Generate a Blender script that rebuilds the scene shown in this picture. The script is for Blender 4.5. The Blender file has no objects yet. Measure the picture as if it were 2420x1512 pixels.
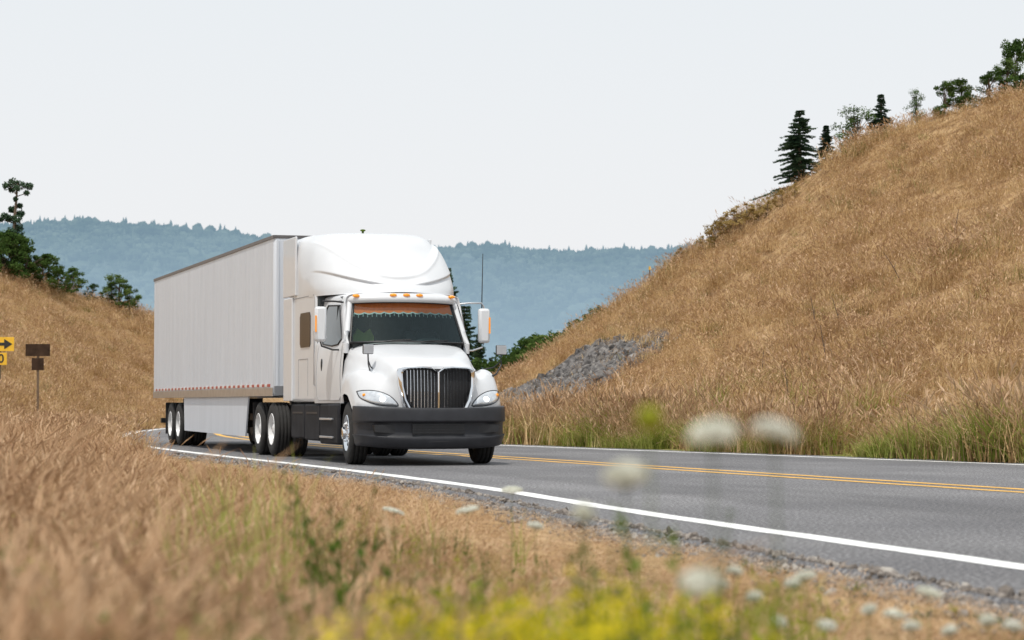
import bpy, math, random
import numpy as np
from mathutils import Vector, Matrix
from mathutils.bvhtree import BVHTree
random.seed(7); rng=np.random.default_rng(7)
scene=bpy.context.scene
root=scene.collection
F=5410.0; HC=0.97; HOR=954.0; CU=1210.0
# ---------------------------------------------------------------- helpers
def link(o,parent=None):
    root.objects.link(o)
    if parent is not None: o.parent=parent
    return o
def empty(name,loc,rotz=0,label=None,cat=None,group=None):
    o=bpy.data.objects.new(name,None); o.empty_display_size=.3
    o.location=loc; o.rotation_euler=(0,0,rotz); link(o); tag(o,label,cat,group); return o
def tag(o,label=None,cat=None,group=None,kind=None):
    if label:o["label"]=label
    if cat:o["category"]=cat
    if group:o["group"]=group
    if kind:o["kind"]=kind
def P(name,col,rough=.6,metal=0,var=.12,scale=6,bump=0,bscale=40,emit=None,es=0,coat=0,coords='Object',trans=0,stretch=None,spec=.5):
    m=bpy.data.materials.new(name); m.use_nodes=True; nt=m.node_tree; n=nt.nodes; l=nt.links
    b=n['Principled BSDF']; b.inputs['Roughness'].default_value=rough; b.inputs['Metallic'].default_value=metal
    b.inputs['Coat Weight'].default_value=coat; b.inputs['Specular IOR Level'].default_value=spec
    tc=n.new('ShaderNodeTexCoord'); src=tc.outputs[coords]
    if stretch:
        mp=n.new('ShaderNodeMapping'); mp.inputs['Scale'].default_value=stretch; l.new(src,mp.inputs[0]); src=mp.outputs[0]
    ns=n.new('ShaderNodeTexNoise'); ns.inputs['Scale'].default_value=scale; ns.inputs['Detail'].default_value=5
    l.new(src,ns.inputs['Vector'])
    r=n.new('ShaderNodeValToRGB'); c=np.array(col)
    r.color_ramp.elements[0].position=.3; r.color_ramp.elements[1].position=.7
    r.color_ramp.elements[0].color=(*np.clip(c*(1-var),0,1),1); r.color_ramp.elements[1].color=(*np.clip(c*(1+var),0,1),1)
    l.new(ns.outputs['Fac'],r.inputs[0]); l.new(r.outputs[0],b.inputs['Base Color'])
    if bump:
        nb=n.new('ShaderNodeTexNoise'); nb.inputs['Scale'].default_value=bscale; nb.inputs['Detail'].default_value=6
        l.new(src,nb.inputs['Vector']); bp=n.new('ShaderNodeBump'); bp.inputs['Strength'].default_value=bump; bp.inputs['Distance'].default_value=.02
        l.new(nb.outputs['Fac'],bp.inputs['Height']); l.new(bp.outputs[0],b.inputs['Normal'])
    if emit: b.inputs['Emission Color'].default_value=(*emit,1); b.inputs['Emission Strength'].default_value=es
    return m
def veg(name,cols,scale=.6,trans=.35,rough=.7,det=3):
    m=bpy.data.materials.new(name); m.use_nodes=True; nt=m.node_tree; n=nt.nodes; l=nt.links; n.clear()
    out=n.new('ShaderNodeOutputMaterial'); geo=n.new('ShaderNodeNewGeometry'); oi=n.new('ShaderNodeObjectInfo')
    ns=n.new('ShaderNodeTexNoise'); ns.inputs['Scale'].default_value=scale; ns.inputs['Detail'].default_value=det
    l.new(geo.outputs['Position'],ns.inputs['Vector'])
    mr=n.new('ShaderNodeMapRange'); mr.inputs[1].default_value=.3; mr.inputs[2].default_value=.7; l.new(ns.outputs['Fac'],mr.inputs[0])
    mx=n.new('ShaderNodeMath'); mx.operation='MULTIPLY_ADD'; mx.inputs[1].default_value=.45; l.new(mr.outputs[0],mx.inputs[0])
    m2=n.new('ShaderNodeMath'); m2.operation='MULTIPLY'; m2.inputs[1].default_value=.32; l.new(oi.outputs['Random'],m2.inputs[0])
    m3=n.new('ShaderNodeMath'); m3.operation='MULTIPLY_ADD'; m3.inputs[1].default_value=.26
    l.new(geo.outputs['Random Per Island'],m3.inputs[0]); l.new(m2.outputs[0],m3.inputs[2]); l.new(m3.outputs[0],mx.inputs[2])
    r=n.new('ShaderNodeValToRGB'); el=r.color_ramp.elements
    k=len(cols)
    while len(el)<k: el.new(.5)
    for i,c in enumerate(cols): el[i].position=.1+.8*i/(k-1); el[i].color=(*c,1)
    l.new(mx.outputs[0],r.inputs[0])
    d=n.new('ShaderNodeBsdfDiffuse'); l.new(r.outputs[0],d.inputs[0])
    if trans>0:
        t=n.new('ShaderNodeBsdfTranslucent'); mix=n.new('ShaderNodeMixShader'); mix.inputs[0].default_value=trans
        l.new(r.outputs[0],t.inputs[0]); l.new(d.outputs[0],mix.inputs[1]); l.new(t.outputs[0],mix.inputs[2]); l.new(mix.outputs[0],out.inputs[0])
    else: l.new(d.outputs[0],out.inputs[0])
    return m
class MB:
    def __init__(s): s.v=[]; s.f=[]; s.m=[]
    def add(s,v,f,mi=0):
        o=len(s.v); s.v.extend([tuple(map(float,p)) for p in v]); s.f.extend([tuple(int(i)+o for i in q) for q in f]); s.m.extend([mi]*len(f)); return s
    def box(s,x0,x1,y0,y1,z0,z1,mi=0):
        v=[(x0,y0,z0),(x1,y0,z0),(x1,y1,z0),(x0,y1,z0),(x0,y0,z1),(x1,y0,z1),(x1,y1,z1),(x0,y1,z1)]
        return s.add(v,[(0,3,2,1),(4,5,6,7),(0,1,5,4),(1,2,6,5),(2,3,7,6),(3,0,4,7)],mi)
    def tube(s,pts,r,n=8,mi=0,caps=True):
        pts=[Vector(p) for p in pts]; R=r if hasattr(r,'__len__') else [r]*len(pts); V=[];Fc=[]
        for i,p in enumerate(pts):
            t=(pts[min(i+1,len(pts)-1)]-pts[max(i-1,0)]).normalized()
            a=t.cross(Vector((0,0,1))) if abs(t.z)<.95 else t.cross(Vector((1,0,0)))
            a.normalize(); b=t.cross(a)
            for k in range(n):
                th=2*math.pi*k/n; V.append(p+(a*math.cos(th)+b*math.sin(th))*R[i])
        for i in range(len(pts)-1):
            for k in range(n):
                Fc.append((i*n+k,i*n+(k+1)%n,(i+1)*n+(k+1)%n,(i+1)*n+k))
        if caps: Fc.append(tuple(range(n))[::-1]); Fc.append(tuple((len(pts)-1)*n+k for k in range(n)))
        return s.add(V,Fc,mi)
    def lathe(s,prof,c,n=40,mi=0,sgn=1):
        V=[];Fc=[]
        for (x,r) in prof:
            for k in range(n):
                a=2*math.pi*k/n; V.append((c[0]+sgn*x,c[1]+r*math.cos(a),c[2]+r*math.sin(a)))
        for i in range(len(prof)-1):
            for k in range(n): Fc.append((i*n+k,i*n+(k+1)%n,(i+1)*n+(k+1)%n,(i+1)*n+k))
        return s.add(V,Fc,mi)
    def ball(s,c,r,mi=0,nu=12,nv=8):
        V=[];Fc=[]
        for i in range(nv+1):
            ph=math.pi*i/nv
            for k in range(nu):
                a=2*math.pi*k/nu; V.append((c[0]+r[0]*math.sin(ph)*math.cos(a),c[1]+r[1]*math.sin(ph)*math.sin(a),c[2]+r[2]*math.cos(ph)))
        for i in range(nv):
            for k in range(nu): Fc.append((i*nu+k,(i+1)*nu+k,(i+1)*nu+(k+1)%nu,i*nu+(k+1)%nu))
        return s.add(V,Fc,mi)
    def prism(s,outl,y0,y1,mi=0):
        n=len(outl); V=[(x,y0,z) for x,z in outl]+[(x,y1,z) for x,z in outl]
        return s.add(V,[tuple(range(n)),tuple(range(2*n-1,n-1,-1))]+[(i,i+n,(i+1)%n+n,(i+1)%n) for i in range(n)],mi)
    def grid(s,G,mi=0):
        J,I,_=G.shape; V=G.reshape(-1,3); Fc=[(j*I+i,j*I+i+1,(j+1)*I+i+1,(j+1)*I+i) for j in range(J-1) for i in range(I-1)]
        return s.add(V,Fc,mi)
    def mesh(s,name,mats):
        me=bpy.data.meshes.new(name); me.from_pydata(s.v,[],s.f); 
        for m in mats: me.materials.append(m)
        me.polygons.foreach_set('material_index',s.m); me.update(); return me
    def obj(s,name,mats,parent=None,smooth=False,bevel=0,label=None,solid=0,angle=35):
        me=s.mesh(name,mats if isinstance(mats,(list,tuple)) else [mats])
        o=bpy.data.objects.new(name,me); link(o,parent)
        if smooth:
            me.shade_smooth()
            if angle: 
                try: me.set_sharp_from_angle(angle=math.radians(angle))
                except Exception: pass
        if solid:
            md=o.modifiers.new('S','SOLIDIFY'); md.thickness=solid; md.offset=0
        if bevel:
            md=o.modifiers.new('B','BEVEL'); md.width=bevel; md.segments=2; md.limit_method='ANGLE'; md.angle_limit=math.radians(40)
        if label:o["label"]=label
        return o
def cr(Pn,n):
    Pn=np.asarray(Pn,float); K=len(Pn)
    Q=np.concatenate([[2*Pn[0]-Pn[1]],Pn,[2*Pn[-1]-Pn[-2]]])
    t=np.linspace(0,K-1-1e-9,n); i=t.astype(int); f=(t-i).reshape((-1,)+(1,)*(Pn.ndim-1))
    a,b,c,d=Q[i],Q[i+1],Q[i+2],Q[i+3]
    return .5*((2*b)+(-a+c)*f+(2*a-5*b+4*c-d)*f**2+(-a+3*b-3*c+d)*f**3)
def dense(H,nj,ni):
    H=np.array(H,float); M=H[:,::-1].copy(); M[:,:,0]*=-1
    G=np.concatenate([M[:,:-1],H],1)
    G=cr(G,nj); return cr(G.transpose(1,0,2),ni).transpose(1,0,2)
def sm(t): t=np.clip(t,0,1); return t*t*(3-2*t)
def vnoise(x,y,seed=0):
    x=np.asarray(x,float);y=np.asarray(y,float)
    xi=np.floor(x).astype(int); yi=np.floor(y).astype(int); fx=sm(x-xi); fy=sm(y-yi)
    def h(a,b):
        v=np.sin(a*127.1+b*311.7+seed*74.7)*43758.5453; return v-np.floor(v)
    return (h(xi,yi)*(1-fx)+h(xi+1,yi)*fx)*(1-fy)+(h(xi,yi+1)*(1-fx)+h(xi+1,yi+1)*fx)*fy
def fbm(x,y,seed=0,o=4):
    r=0;a=.5
    for k in range(o): r=r+a*(vnoise(x*2**k,y*2**k,seed+k)-.5); a*=.5
    return r
# ---------------------------------------------------------------- road + terrain functions
def smoothcurve(pts):
    pts=np.array(pts,float); yy=pts[:,0]; xx=pts[:,1]
    m=np.gradient(xx,yy)
    def f(Y):
        Y=np.asarray(Y,float); i=np.clip(np.searchsorted(yy,Y)-1,0,len(yy)-2); h=yy[i+1]-yy[i]; t=np.clip((Y-yy[i])/h,0,1)
        return (2*t**3-3*t**2+1)*xx[i]+(t**3-2*t**2+t)*h*m[i]+(-2*t**3+3*t**2)*xx[i+1]+(t**3-t**2)*h*m[i+1]
    return f
WL=smoothcurve([(-40,18),(-15,11.2),(0,6.9),(8,4.6),(13.6,3.04),(20.7,1.08),(26,-.2),(33.2,-2.3),(43.4,-5.65),(52,-8.3),(62,-10.6),(72,-12.1),(82,-13.1),(92,-13.6),(105,-12.8),(120,-9.5),(140,-2)])
YLn=smoothcurve([(-40,31),(-15,20.8),(0,15.2),(8,12.2),(18,8.45),(25.5,5.7),(31.6,3.42),(41.6,-.25),(47,-2.3),(55,-4.9),(65,-7.6),(75,-9.4),(92,-10.5),(105,-9.8),(120,-6),(140,2)])
FL=smoothcurve([(-40,46),(-15,33.5),(0,26.3),(10,21.5),(25,13.8),(36.4,8.15),(43.4,4.7),(53,0),(60,-3),(70,-5.9),(80,-7.3),(92,-7.6),(105,-6.5),(120,-2.6),(140,6)])
def shoulder(Y): return np.interp(Y,[-40,10,16,24,50],[1.3,1.25,1.0,.6,.45])
uk=[-3000,-800,0,250,400,700,850,1000,1190,1400,1800,2420,3500,9000]
d0k=[30,40,62,85,95,110,72,64,57,53,46,39.5,31,22]
ucr=[-3000,-800,-300,0,100,200,370,550,700,850,1000,1190,1300,1400,1500,1600,1800,2000,2200,2420,2800,3500,9000]
pcr=[420,560,600,640,668,698,745,830,905,918,915,893,832,762,692,610,482,348,270,203,120,60,-100]
d1k_u=[-3000,-800,0,370,700,1000,1190,1400,1600,2000,2420,3500,9000]
d1k=[80,95,115,125,160,150,120,105,95,86,80,70,60]
def terr(X,Y):
    X=np.asarray(X,float);Y=np.asarray(Y,float)
    Ys=np.maximum(Y,4.0); u=CU+F*X/Ys
    d0=np.interp(u,uk,d0k); d1=np.interp(u,d1k_u,d1k); pc=np.interp(u,ucr,pcr)
    pc=(pc+np.interp(u-35,ucr,pcr)+np.interp(u+35,ucr,pcr))/3
    zc=HC+(HOR-pc)/F*d1-.18
    t=(Y-d0)/(d1-d0); tc=np.clip(t,0,1)
    e=tc**1.2*(1-.12*np.sin(tc*math.pi))
    z=zc*e
    z=z+np.where(t>0,sm(tc*3)*sm((1.0-tc)*4)*(fbm(X/7,Y/9,3)*1.1+fbm(X/2.2,Y/2.6,9)*.35),0)
    over=np.maximum(Y-d1,0); z=z-np.minimum(over*.02+over**1.3*.012,zc+70)*1.0
    left=WL(np.clip(Y,-40,140))-shoulder(Y)-X
    z=z+sm((left-.6)/7)*.14*(Y<70)*1.0
    onroad=(left<.5)&(X<FL(np.clip(Y,-40,140))+1.2)&(Y<145)
    z=np.where(onroad,-.035,z+np.where(Y<150,fbm(X/1.7,Y/1.7,5)*.06,0)-.01)
    return z
def place(u,d): 
    X=(u-CU)/F*d; return float(X),float(d),float(terr(X,d))
def zat(y,d): return HC+(HOR-y)/F*d
# ---------------------------------------------------------------- materials
straw=veg("dry_grass",[(.21,.12,.055),(.42,.27,.13),(.61,.435,.23),(.76,.60,.37)],.8,.25,det=5)
straw2=veg("dry_grass_verge",[(.26,.15,.075),(.50,.335,.18),(.68,.50,.30),(.82,.69,.48)],1.4,.25,det=5)
seedm=veg("seed_heads",[(.30,.17,.10),(.54,.37,.23),(.74,.57,.40)],1.4,.2)
oliv=veg("olive_weeds",[(.12,.12,.04),(.24,.22,.08),(.38,.33,.14)],1.4,.25)
greeng=veg("green_grass",[(.13,.17,.03),(.26,.31,.06),(.43,.44,.13),(.58,.49,.23)],1.5,.4,det=5)
weedm=veg("weed_leaves",[(.05,.09,.02),(.10,.16,.03),(.20,.26,.05)],2,.4)
yleaf=veg("yellow_green_leaves",[(.16,.22,.03),(.32,.36,.04),(.50,.48,.07)],3,.4)
yflow=veg("yellow_petals",[(.60,.48,.02),(.78,.66,.04)],3,.4)
wflow=veg("white_petals",[(.74,.74,.64),(.82,.82,.76)],3,.3)
conif=veg("conifer_needles",[(.018,.04,.025),(.04,.075,.045),(.08,.125,.07)],1.2,.15)
decid=veg("leaves",[(.03,.06,.018),(.07,.12,.03),(.15,.20,.06)],1.2,.35)
dryb=veg("dry_shrub_leaves",[(.20,.15,.05),(.34,.24,.09),(.42,.32,.14)],1.5,.3)
bark=P("bark",(.12,.085,.06),.9,var=.35,scale=9,bump=.6)
# ---------------------------------------------------------------- ground
def axis(lo,hi,step,ext_lo,ext_hi,g=1.13):
    a=list(np.arange(lo,hi+1e-6,step)); s=step
    while a[-1]<ext_hi: s*=g; a.append(a[-1]+s)
    s=step
    while a[0]>ext_lo: s*=g; a.insert(0,a[0]-s)
    return np.array(a)
xs=axis(-30,34,.45,-6000,6000); ys=axis(-6,130,.45,-400,12000)
XX,YY=np.meshgrid(xs,ys); ZZ=terr(XX,YY)
nx,ny=len(xs),len(ys)
def fastmesh(name,V,Q):
    me=bpy.data.meshes.new(name); me.vertices.add(len(V)); me.vertices.foreach_set('co',np.ascontiguousarray(V,dtype=np.float32).ravel())
    me.loops.add(Q.size); me.polygons.add(len(Q)); k=Q.shape[1]
    me.loops.foreach_set('vertex_index',Q.ravel().astype(np.int32))
    me.polygons.foreach_set('loop_start',np.arange(0,Q.size,k,dtype=np.int32))
    me.update(calc_edges=True); return me
def gridquads(ny,nx):
    i=np.arange(ny*nx).reshape(ny,nx); return np.stack([i[:-1,:-1],i[:-1,1:],i[1:,1:],i[1:,:-1]],-1).reshape(-1,4)
me=fastmesh("ground",np.stack([XX,YY,ZZ],-1).reshape(-1,3),gridquads(ny,nx)); me.shade_smooth()
left=WL(np.clip(YY,-40,140))-shoulder(YY)-XX
rightd=XX-FL(np.clip(YY,-40,140))
gravel=sm(1.1-np.abs(left)/.7+fbm(XX*1.2,YY*1.2,20)*1.4)*(YY<60)
green=sm((5.0-rightd)/3+fbm(XX/2,YY/2,30)*2)*(rightd>-.5)*(YY<80)
def rockmask(X,Y):
    u=CU+F*X/np.maximum(Y,4)
    z=terr(X,Y); py=HOR-(z-HC)*F/np.maximum(Y,4)
    a=((u-1368)*.92-(py-885)*.39)/225; b_=((u-1368)*.39+(py-885)*.92)/(58-20*np.clip(a,-1,1))
    return sm((1.2-a*a-b_*b_)*1.7+fbm(X/1.1,Y/1.1,44)*2.4)*(Y>50)*(Y<100)
rock=rockmask(XX,YY)
for nm,a in (("gravel",gravel),("green",green),("rock",rock)):
    at=me.attributes.new(nm,'FLOAT','POINT'); at.data.foreach_set('value',a.astype(np.float32).ravel())
gm=bpy.data.materials.new("dry_ground"); gm.use_nodes=True; nt=gm.node_tree; n=nt.nodes; l=nt.links
b=n['Principled BSDF']; b.inputs['Roughness'].default_value=.95; b.inputs['Specular IOR Level'].default_value=.1
geo=n.new('ShaderNodeNewGeometry')
def noise(sc,det=6):
    x=n.new('ShaderNodeTexNoise'); x.inputs['Scale'].default_value=sc; x.inputs['Detail'].default_value=det; l.new(geo.outputs['Position'],x.inputs['Vector']); return x
def ramp(src,cols,a=.3,bb=.7):
    r=n.new('ShaderNodeValToRGB'); e=r.color_ramp.elements
    while len(e)<len(cols): e.new(.5)
    for i,c in enumerate(cols): e[i].position=a+(bb-a)*i/(len(cols)-1); e[i].color=(*c,1)
    l.new(src,r.inputs[0]); return r
def mixc(fac,a,b2):
    x=n.new('ShaderNodeMix'); x.data_type='RGBA'; l.new(fac,x.inputs[0]); l.new(a,x.inputs[6]); l.new(b2,x.inputs[7]); return x.outputs[2]
def attr(nm): x=n.new('ShaderNodeAttribute'); x.attribute_name=nm; return x.outputs['Fac']
base=ramp(noise(2.6,8).outputs['Fac'],[(.15,.09,.045),(.33,.21,.105),(.50,.35,.19)])
gr=ramp(noise(25).outputs['Fac'],[(.07,.055,.045),(.18,.15,.125),(.32,.28,.24)],.35,.65)
gn=ramp(noise(3).outputs['Fac'],[(.10,.11,.03),(.2,.2,.06),(.34,.27,.12)])
rk=ramp(noise(6).outputs['Fac'],[(.05,.046,.042),(.14,.13,.12)],.35,.65)
c=mixc(attr("green"),base.outputs[0],gn.outputs[0]); c=mixc(attr("gravel"),c,gr.outputs[0]); c=mixc(attr("rock"),c,rk.outputs[0])
l.new(c,b.inputs['Base Color'])
bp=n.new('ShaderNodeBump'); bp.inputs['Strength'].default_value=.8; bp.inputs['Distance'].default_value=.06; l.new(noise(9).outputs['Fac'],bp.inputs['Height']); l.new(bp.outputs[0],b.inputs['Normal'])
me.materials.append(gm)
g=bpy.data.objects.new("ground",me); link(g); tag(g,kind="structure",label="dry grassy ground rising into roadside hills")
# ---------------------------------------------------------------- road
Yr=np.arange(-38,139,.5)
am=bpy.data.materials.new("asphalt"); am.use_nodes=True; nt=am.node_tree; n=nt.nodes; l=nt.links
b=n['Principled BSDF']; b.inputs['Roughness'].default_value=.85
geo=n.new('ShaderNodeNewGeometry')
a1=ramp(noise(32,10).outputs['Fac'],[(.055,.053,.055),(.145,.142,.147),(.36,.355,.36)],.32,.68)
a2=ramp(noise(.35,5).outputs['Fac'],[(.80,.80,.82),(1.12,1.12,1.12)],.35,.65)
mm=n.new('ShaderNodeMix'); mm.data_type='RGBA'; mm.blend_type='MULTIPLY'; mm.inputs[0].default_value=1; l.new(a1.outputs[0],mm.inputs[6]); l.new(a2.outputs[0],mm.inputs[7])
at=n.new('ShaderNodeAttribute'); at.attribute_name="across"
w=n.new('ShaderNodeTexNoise'); w.inputs['Scale'].default_value=1.0; w.inputs['Detail'].default_value=3
cmb=n.new('ShaderNodeCombineXYZ'); l.new(at.outputs['Fac'],cmb.inputs[0]); sp=n.new('ShaderNodeSeparateXYZ'); l.new(geo.outputs['Position'],sp.inputs[0])
ml=n.new('ShaderNodeMath'); ml.operation='MULTIPLY'; ml.inputs[1].default_value=.03; l.new(sp.outputs[1],ml.inputs[0]); l.new(ml.outputs[0],cmb.inputs[1]); l.new(cmb.outputs[0],w.inputs['Vector'])
a3=ramp(w.outputs['Fac'],[(.76,.76,.76),(1.14,1.14,1.14)],.35,.65)
m2=n.new('ShaderNodeMix'); m2.data_type='RGBA'; m2.blend_type='MULTIPLY'; m2.inputs[0].default_value=1; l.new(mm.outputs[2],m2.inputs[6]); l.new(a3.outputs[0],m2.inputs[7])
l.new(m2.outputs[2],b.inputs['Base Color'])
bp=n.new('ShaderNodeBump'); bp.inputs['Strength'].default_value=.8; bp.inputs['Distance'].default_value=.015; l.new(noise(50).outputs['Fac'],bp.inputs['Height']); l.new(bp.outputs[0],b.inputs['Normal'])
x0=WL(Yr)-shoulder(Yr)+.12*fbm(Yr*1.3,Yr*0,3)*2; x1=FL(Yr)+.9+.1*fbm(Yr*1.1,Yr*0+5,3)*2
S=np.linspace(0,1,14); G=np.zeros((len(Yr),16,3))
for k,s in enumerate(S): G[:,k+1,0]=x0+(x1-x0)*s; G[:,k+1,1]=Yr; G[:,k+1,2]=0
G[:,0]=G[:,1]+[-.06,0,-.06]; G[:,15]=G[:,14]+[.06,0,-.06]
me=fastmesh("road",G.reshape(-1,3),gridquads(len(Yr),16)); me.materials.append(am)
at_=me.attributes.new("across",'FLOAT','POINT'); at_.data.foreach_set('value',np.tile(np.concatenate([[0],S,[1]])*9,len(Yr)).astype(np.float32))
o=bpy.data.objects.new("road",me); link(o); tag(o,kind="structure",label="two-lane asphalt road curving between hills")
def paint(name,col):
    m=P(name,col,.7,var=.12,scale=2,coords='Object'); nt=m.node_tree; n=nt.nodes; l=nt.links
    ns=n.new('ShaderNodeTexNoise'); ns.inputs['Scale'].default_value=22; ns.inputs['Detail'].default_value=8
    tc=n.new('ShaderNodeTexCoord'); l.new(tc.outputs['Object'],ns.inputs['Vector'])
    r=n.new('ShaderNodeValToRGB'); r.color_ramp.elements[0].position=.60; r.color_ramp.elements[1].position=.70
    l.new(ns.outputs['Fac'],r.inputs[0]); mx=n.new('ShaderNodeMix'); mx.data_type='RGBA'; bs=n['Principled BSDF']
    src=bs.inputs['Base Color'].links[0].from_socket; l.new(r.outputs[0],mx.inputs[0]); l.new(src,mx.inputs[6]); mx.inputs[7].default_value=(.2,.19,.18,1); l.new(mx.outputs[2],bs.inputs['Base Color'])
    return m
def stripe(name,fn,off,w,mat,label):
    G=np.zeros((len(Yr),2,3)); j=.012*np.sin(Yr*3.1); G[:,0]=np.stack([fn(Yr)+off-w/2+j,Yr,Yr*0+.004],1); G[:,1]=np.stack([fn(Yr)+off+w/2+j,Yr,Yr*0+.004],1)
    me=fastmesh(name,G.reshape(-1,3),gridquads(len(Yr),2)); me.materials.append(mat); o=bpy.data.objects.new(name,me); link(o); tag(o,kind="structure",label=label)
wp=paint("white_road_paint",(.80,.80,.79)); yp=paint("yellow_road_paint",(.72,.40,.07))
stripe("edge_line_marking",WL,0,.25,wp,"white painted edge line on asphalt")
stripe("edge_line_marking",FL,0,.24,wp,"white painted edge line on asphalt")
stripe("centre_line_marking",YLn,-.27,.19,yp,"double yellow painted centre line")
stripe("centre_line_marking",YLn,.27,.19,yp,"double yellow painted centre line")
# ---------------------------------------------------------------- scatter
def src_coll(name,meshes):
    c=bpy.data.collections.new(name)
    for i,m in enumerate(meshes):
        o=bpy.data.objects.new(m.name,m); c.objects.link(o)
    return c
def scatter(name,pts,rot,scl,idx,coll,label):
    me=bpy.data.meshes.new(name); me.vertices.add(len(pts)); me.vertices.foreach_set('co',pts.astype(np.float32).ravel())
    a=me.attributes.new("rot",'FLOAT_VECTOR','POINT'); a.data.foreach_set('vector',rot.astype(np.float32).ravel())
    a=me.attributes.new("scl",'FLOAT_VECTOR','POINT'); a.data.foreach_set('vector',scl.astype(np.float32).ravel())
    a=me.attributes.new("idx",'INT','POINT'); a.data.foreach_set('value',idx.astype(np.int32))
    o=bpy.data.objects.new(name,me); link(o); tag(o,kind="stuff",label=label)
    ng=bpy.data.node_groups.new(name+"_nodes",'GeometryNodeTree')
    ng.interface.new_socket("Geometry",in_out='INPUT',socket_type='NodeSocketGeometry'); ng.interface.new_socket("Geometry",in_out='OUTPUT',socket_type='NodeSocketGeometry')
    n=ng.nodes; l=ng.links; gi=n.new('NodeGroupInput'); go=n.new('NodeGroupOutput')
    ip=n.new('GeometryNodeInstanceOnPoints'); ci=n.new('GeometryNodeCollectionInfo'); ci.inputs['Collection'].default_value=coll
    ci.inputs['Separate Children'].default_value=True; ci.inputs['Reset Children'].default_value=True
    def na(nm,t):
        x=n.new('GeometryNodeInputNamedAttribute'); x.data_type=t; x.inputs['Name'].default_value=nm; return x.outputs[0]
    er=n.new('FunctionNodeEulerToRotation')
    l.new(gi.outputs[0],ip.inputs['Points']); l.new(ci.outputs[0],ip.inputs['Instance']); ip.inputs['Pick Instance'].default_value=True
    l.new(na("idx",'INT'),ip.inputs['Instance Index']); l.new(na("rot",'FLOAT_VECTOR'),er.inputs[0]); l.new(er.outputs[0],ip.inputs['Rotation'])
    l.new(na("scl",'FLOAT_VECTOR'),ip.inputs['Scale']); l.new(ip.outputs[0],go.inputs[0])
    md=o.modifiers.new("scatter",'NODES'); md.node_group=ng; return o
def blade(mb,bx,by,ang,h,lean,w,mi=0,head=0,segs=(0,.4,.75,1),hm=1):
    ca,sa=math.cos(ang),math.sin(ang); V=[]
    wa=ang+math.pi/2+random.uniform(-.7,.7)
    for t in segs:
        r=lean*h*t*t; z=h*t*(1-.25*lean*t); ww=w*(1-t*.8)*(.5 if t==1 else 1)
        V.append((bx+ca*r-math.cos(wa)*ww/2,by+sa*r-math.sin(wa)*ww/2,z)); V.append((bx+ca*r+math.cos(wa)*ww/2,by+sa*r+math.sin(wa)*ww/2,z))
    mb.add(V,[(2*i,2*i+1,2*i+3,2*i+2) for i in range(len(segs)-1)],mi)
    if head:
        t0,t1=.84,1.06; P0=[(bx+ca*lean*h*t*t,by+sa*lean*h*t*t,h*t*(1-.25*lean*t)) for t in (t0,(t0+t1)/2,t1)]
        for da in (0,math.pi/2):
            dx,dy=math.cos(wa+da)*head,math.sin(wa+da)*head
            mb.add([P0[0],(P0[1][0]+dx,P0[1][1]+dy,P0[1][2]),P0[2],(P0[1][0]-dx,P0[1][1]-dy,P0[1][2])],[(0,1,2,3)],hm)
def tuft(name,nb,h,spread,w,mats,headp=0,lean=(.1,.6),headw=.008,segs=(0,.45,1)):
    mb=MB()
    for _ in range(nb):
        a=random.uniform(0,6.28); r=spread*math.sqrt(random.random()); hh=h*random.uniform(.4,1.0)
        hd=random.random()<headp
        if hd: hh=h*random.uniform(.8,1.25)
        blade(mb,r*math.cos(a),r*math.sin(a),random.uniform(0,6.28),hh,random.uniform(*lean)*(.6 if hd else 1),w*(.5 if hd else random.uniform(.6,1.2)),0,headw if hd else 0,segs)
    return mb.mesh(name,mats)
hillc=src_coll("hill_tufts",[tuft("hill_grass_tuft_%d"%i,36,.42,.38,.016,[straw,seedm],.3,lean=(.3,1.5),headw=.012) for i in range(6)]+[tuft("hill_grass_tuft_%d"%i,30,.40,.30,.018,[oliv,seedm],.15,lean=(.2,1.2),headw=.012) for i in (6,7)])
vergec=src_coll("verge_tufts",[tuft("verge_grass_tuft_%d"%i,28,.55,.28,.0065,[straw2,seedm],.35,lean=(.2,1.5),headw=.007,segs=(0,.4,.75,1)) for i in range(6)]+[tuft("verge_grass_tuft_%d"%i,26,.5,.24,.009,[oliv,seedm],.2,lean=(.2,1.3),headw=.007,segs=(0,.4,.75,1)) for i in (6,7)])
greenc=src_coll("green_tufts",[tuft("green_grass_tuft_%d"%i,32,.5,.26,.016,[greeng,seedm],.15,lean=(.2,1.2)) for i in range(4)]+[tuft("green_grass_tuft_%d"%i,32,.55,.28,.015,[straw,seedm],.4,lean=(.2,1.2)) for i in (4,5)])
def finish(X,Y,mask,hs,sv=.3):
    X=X[mask];Y=Y[mask];hs=hs[mask] if hasattr(hs,'__len__') else np.full(len(X),hs)
    N=len(X); pts=np.stack([X,Y,terr(X,Y)-.01],1)
    rot=np.stack([rng.uniform(-.2,.2,N),rng.uniform(-.2,.2,N),rng.uniform(0,6.28,N)],1)
    s=hs*rng.uniform(1-sv,1+sv,N); w=np.maximum(s,.45); return pts,rot,np.stack([w,w,s],1)
def inview(X,Y,m=500): u=CU+F*X/np.maximum(Y,1); return (u>-m)&(u<2420+m)
def pick(p,frac,seed):
    q=np.clip(frac+.5*fbm(p[:,0]/2.5,p[:,1]/2.5,seed),0,1)*(frac>0); return np.where(rng.random(len(p))<q,rng.integers(6,8,len(p)),rng.integers(0,6,len(p)))
N=82000; X=rng.uniform(-40,35,N); Y=rng.uniform(38,132,N)
lf=WL(Y)-shoulder(Y)-X; rt=X-FL(Y)
keep=((lf>.3)|(rt>1.6))&inview(X,Y,200)
u=CU+F*X/Y; d1=np.interp(u,d1k_u,d1k); keep&=(Y<d1+4)&(rng.random(N)>rockmask(X,Y)*.97)&(~((lf>0)&(Y<45)))
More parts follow.
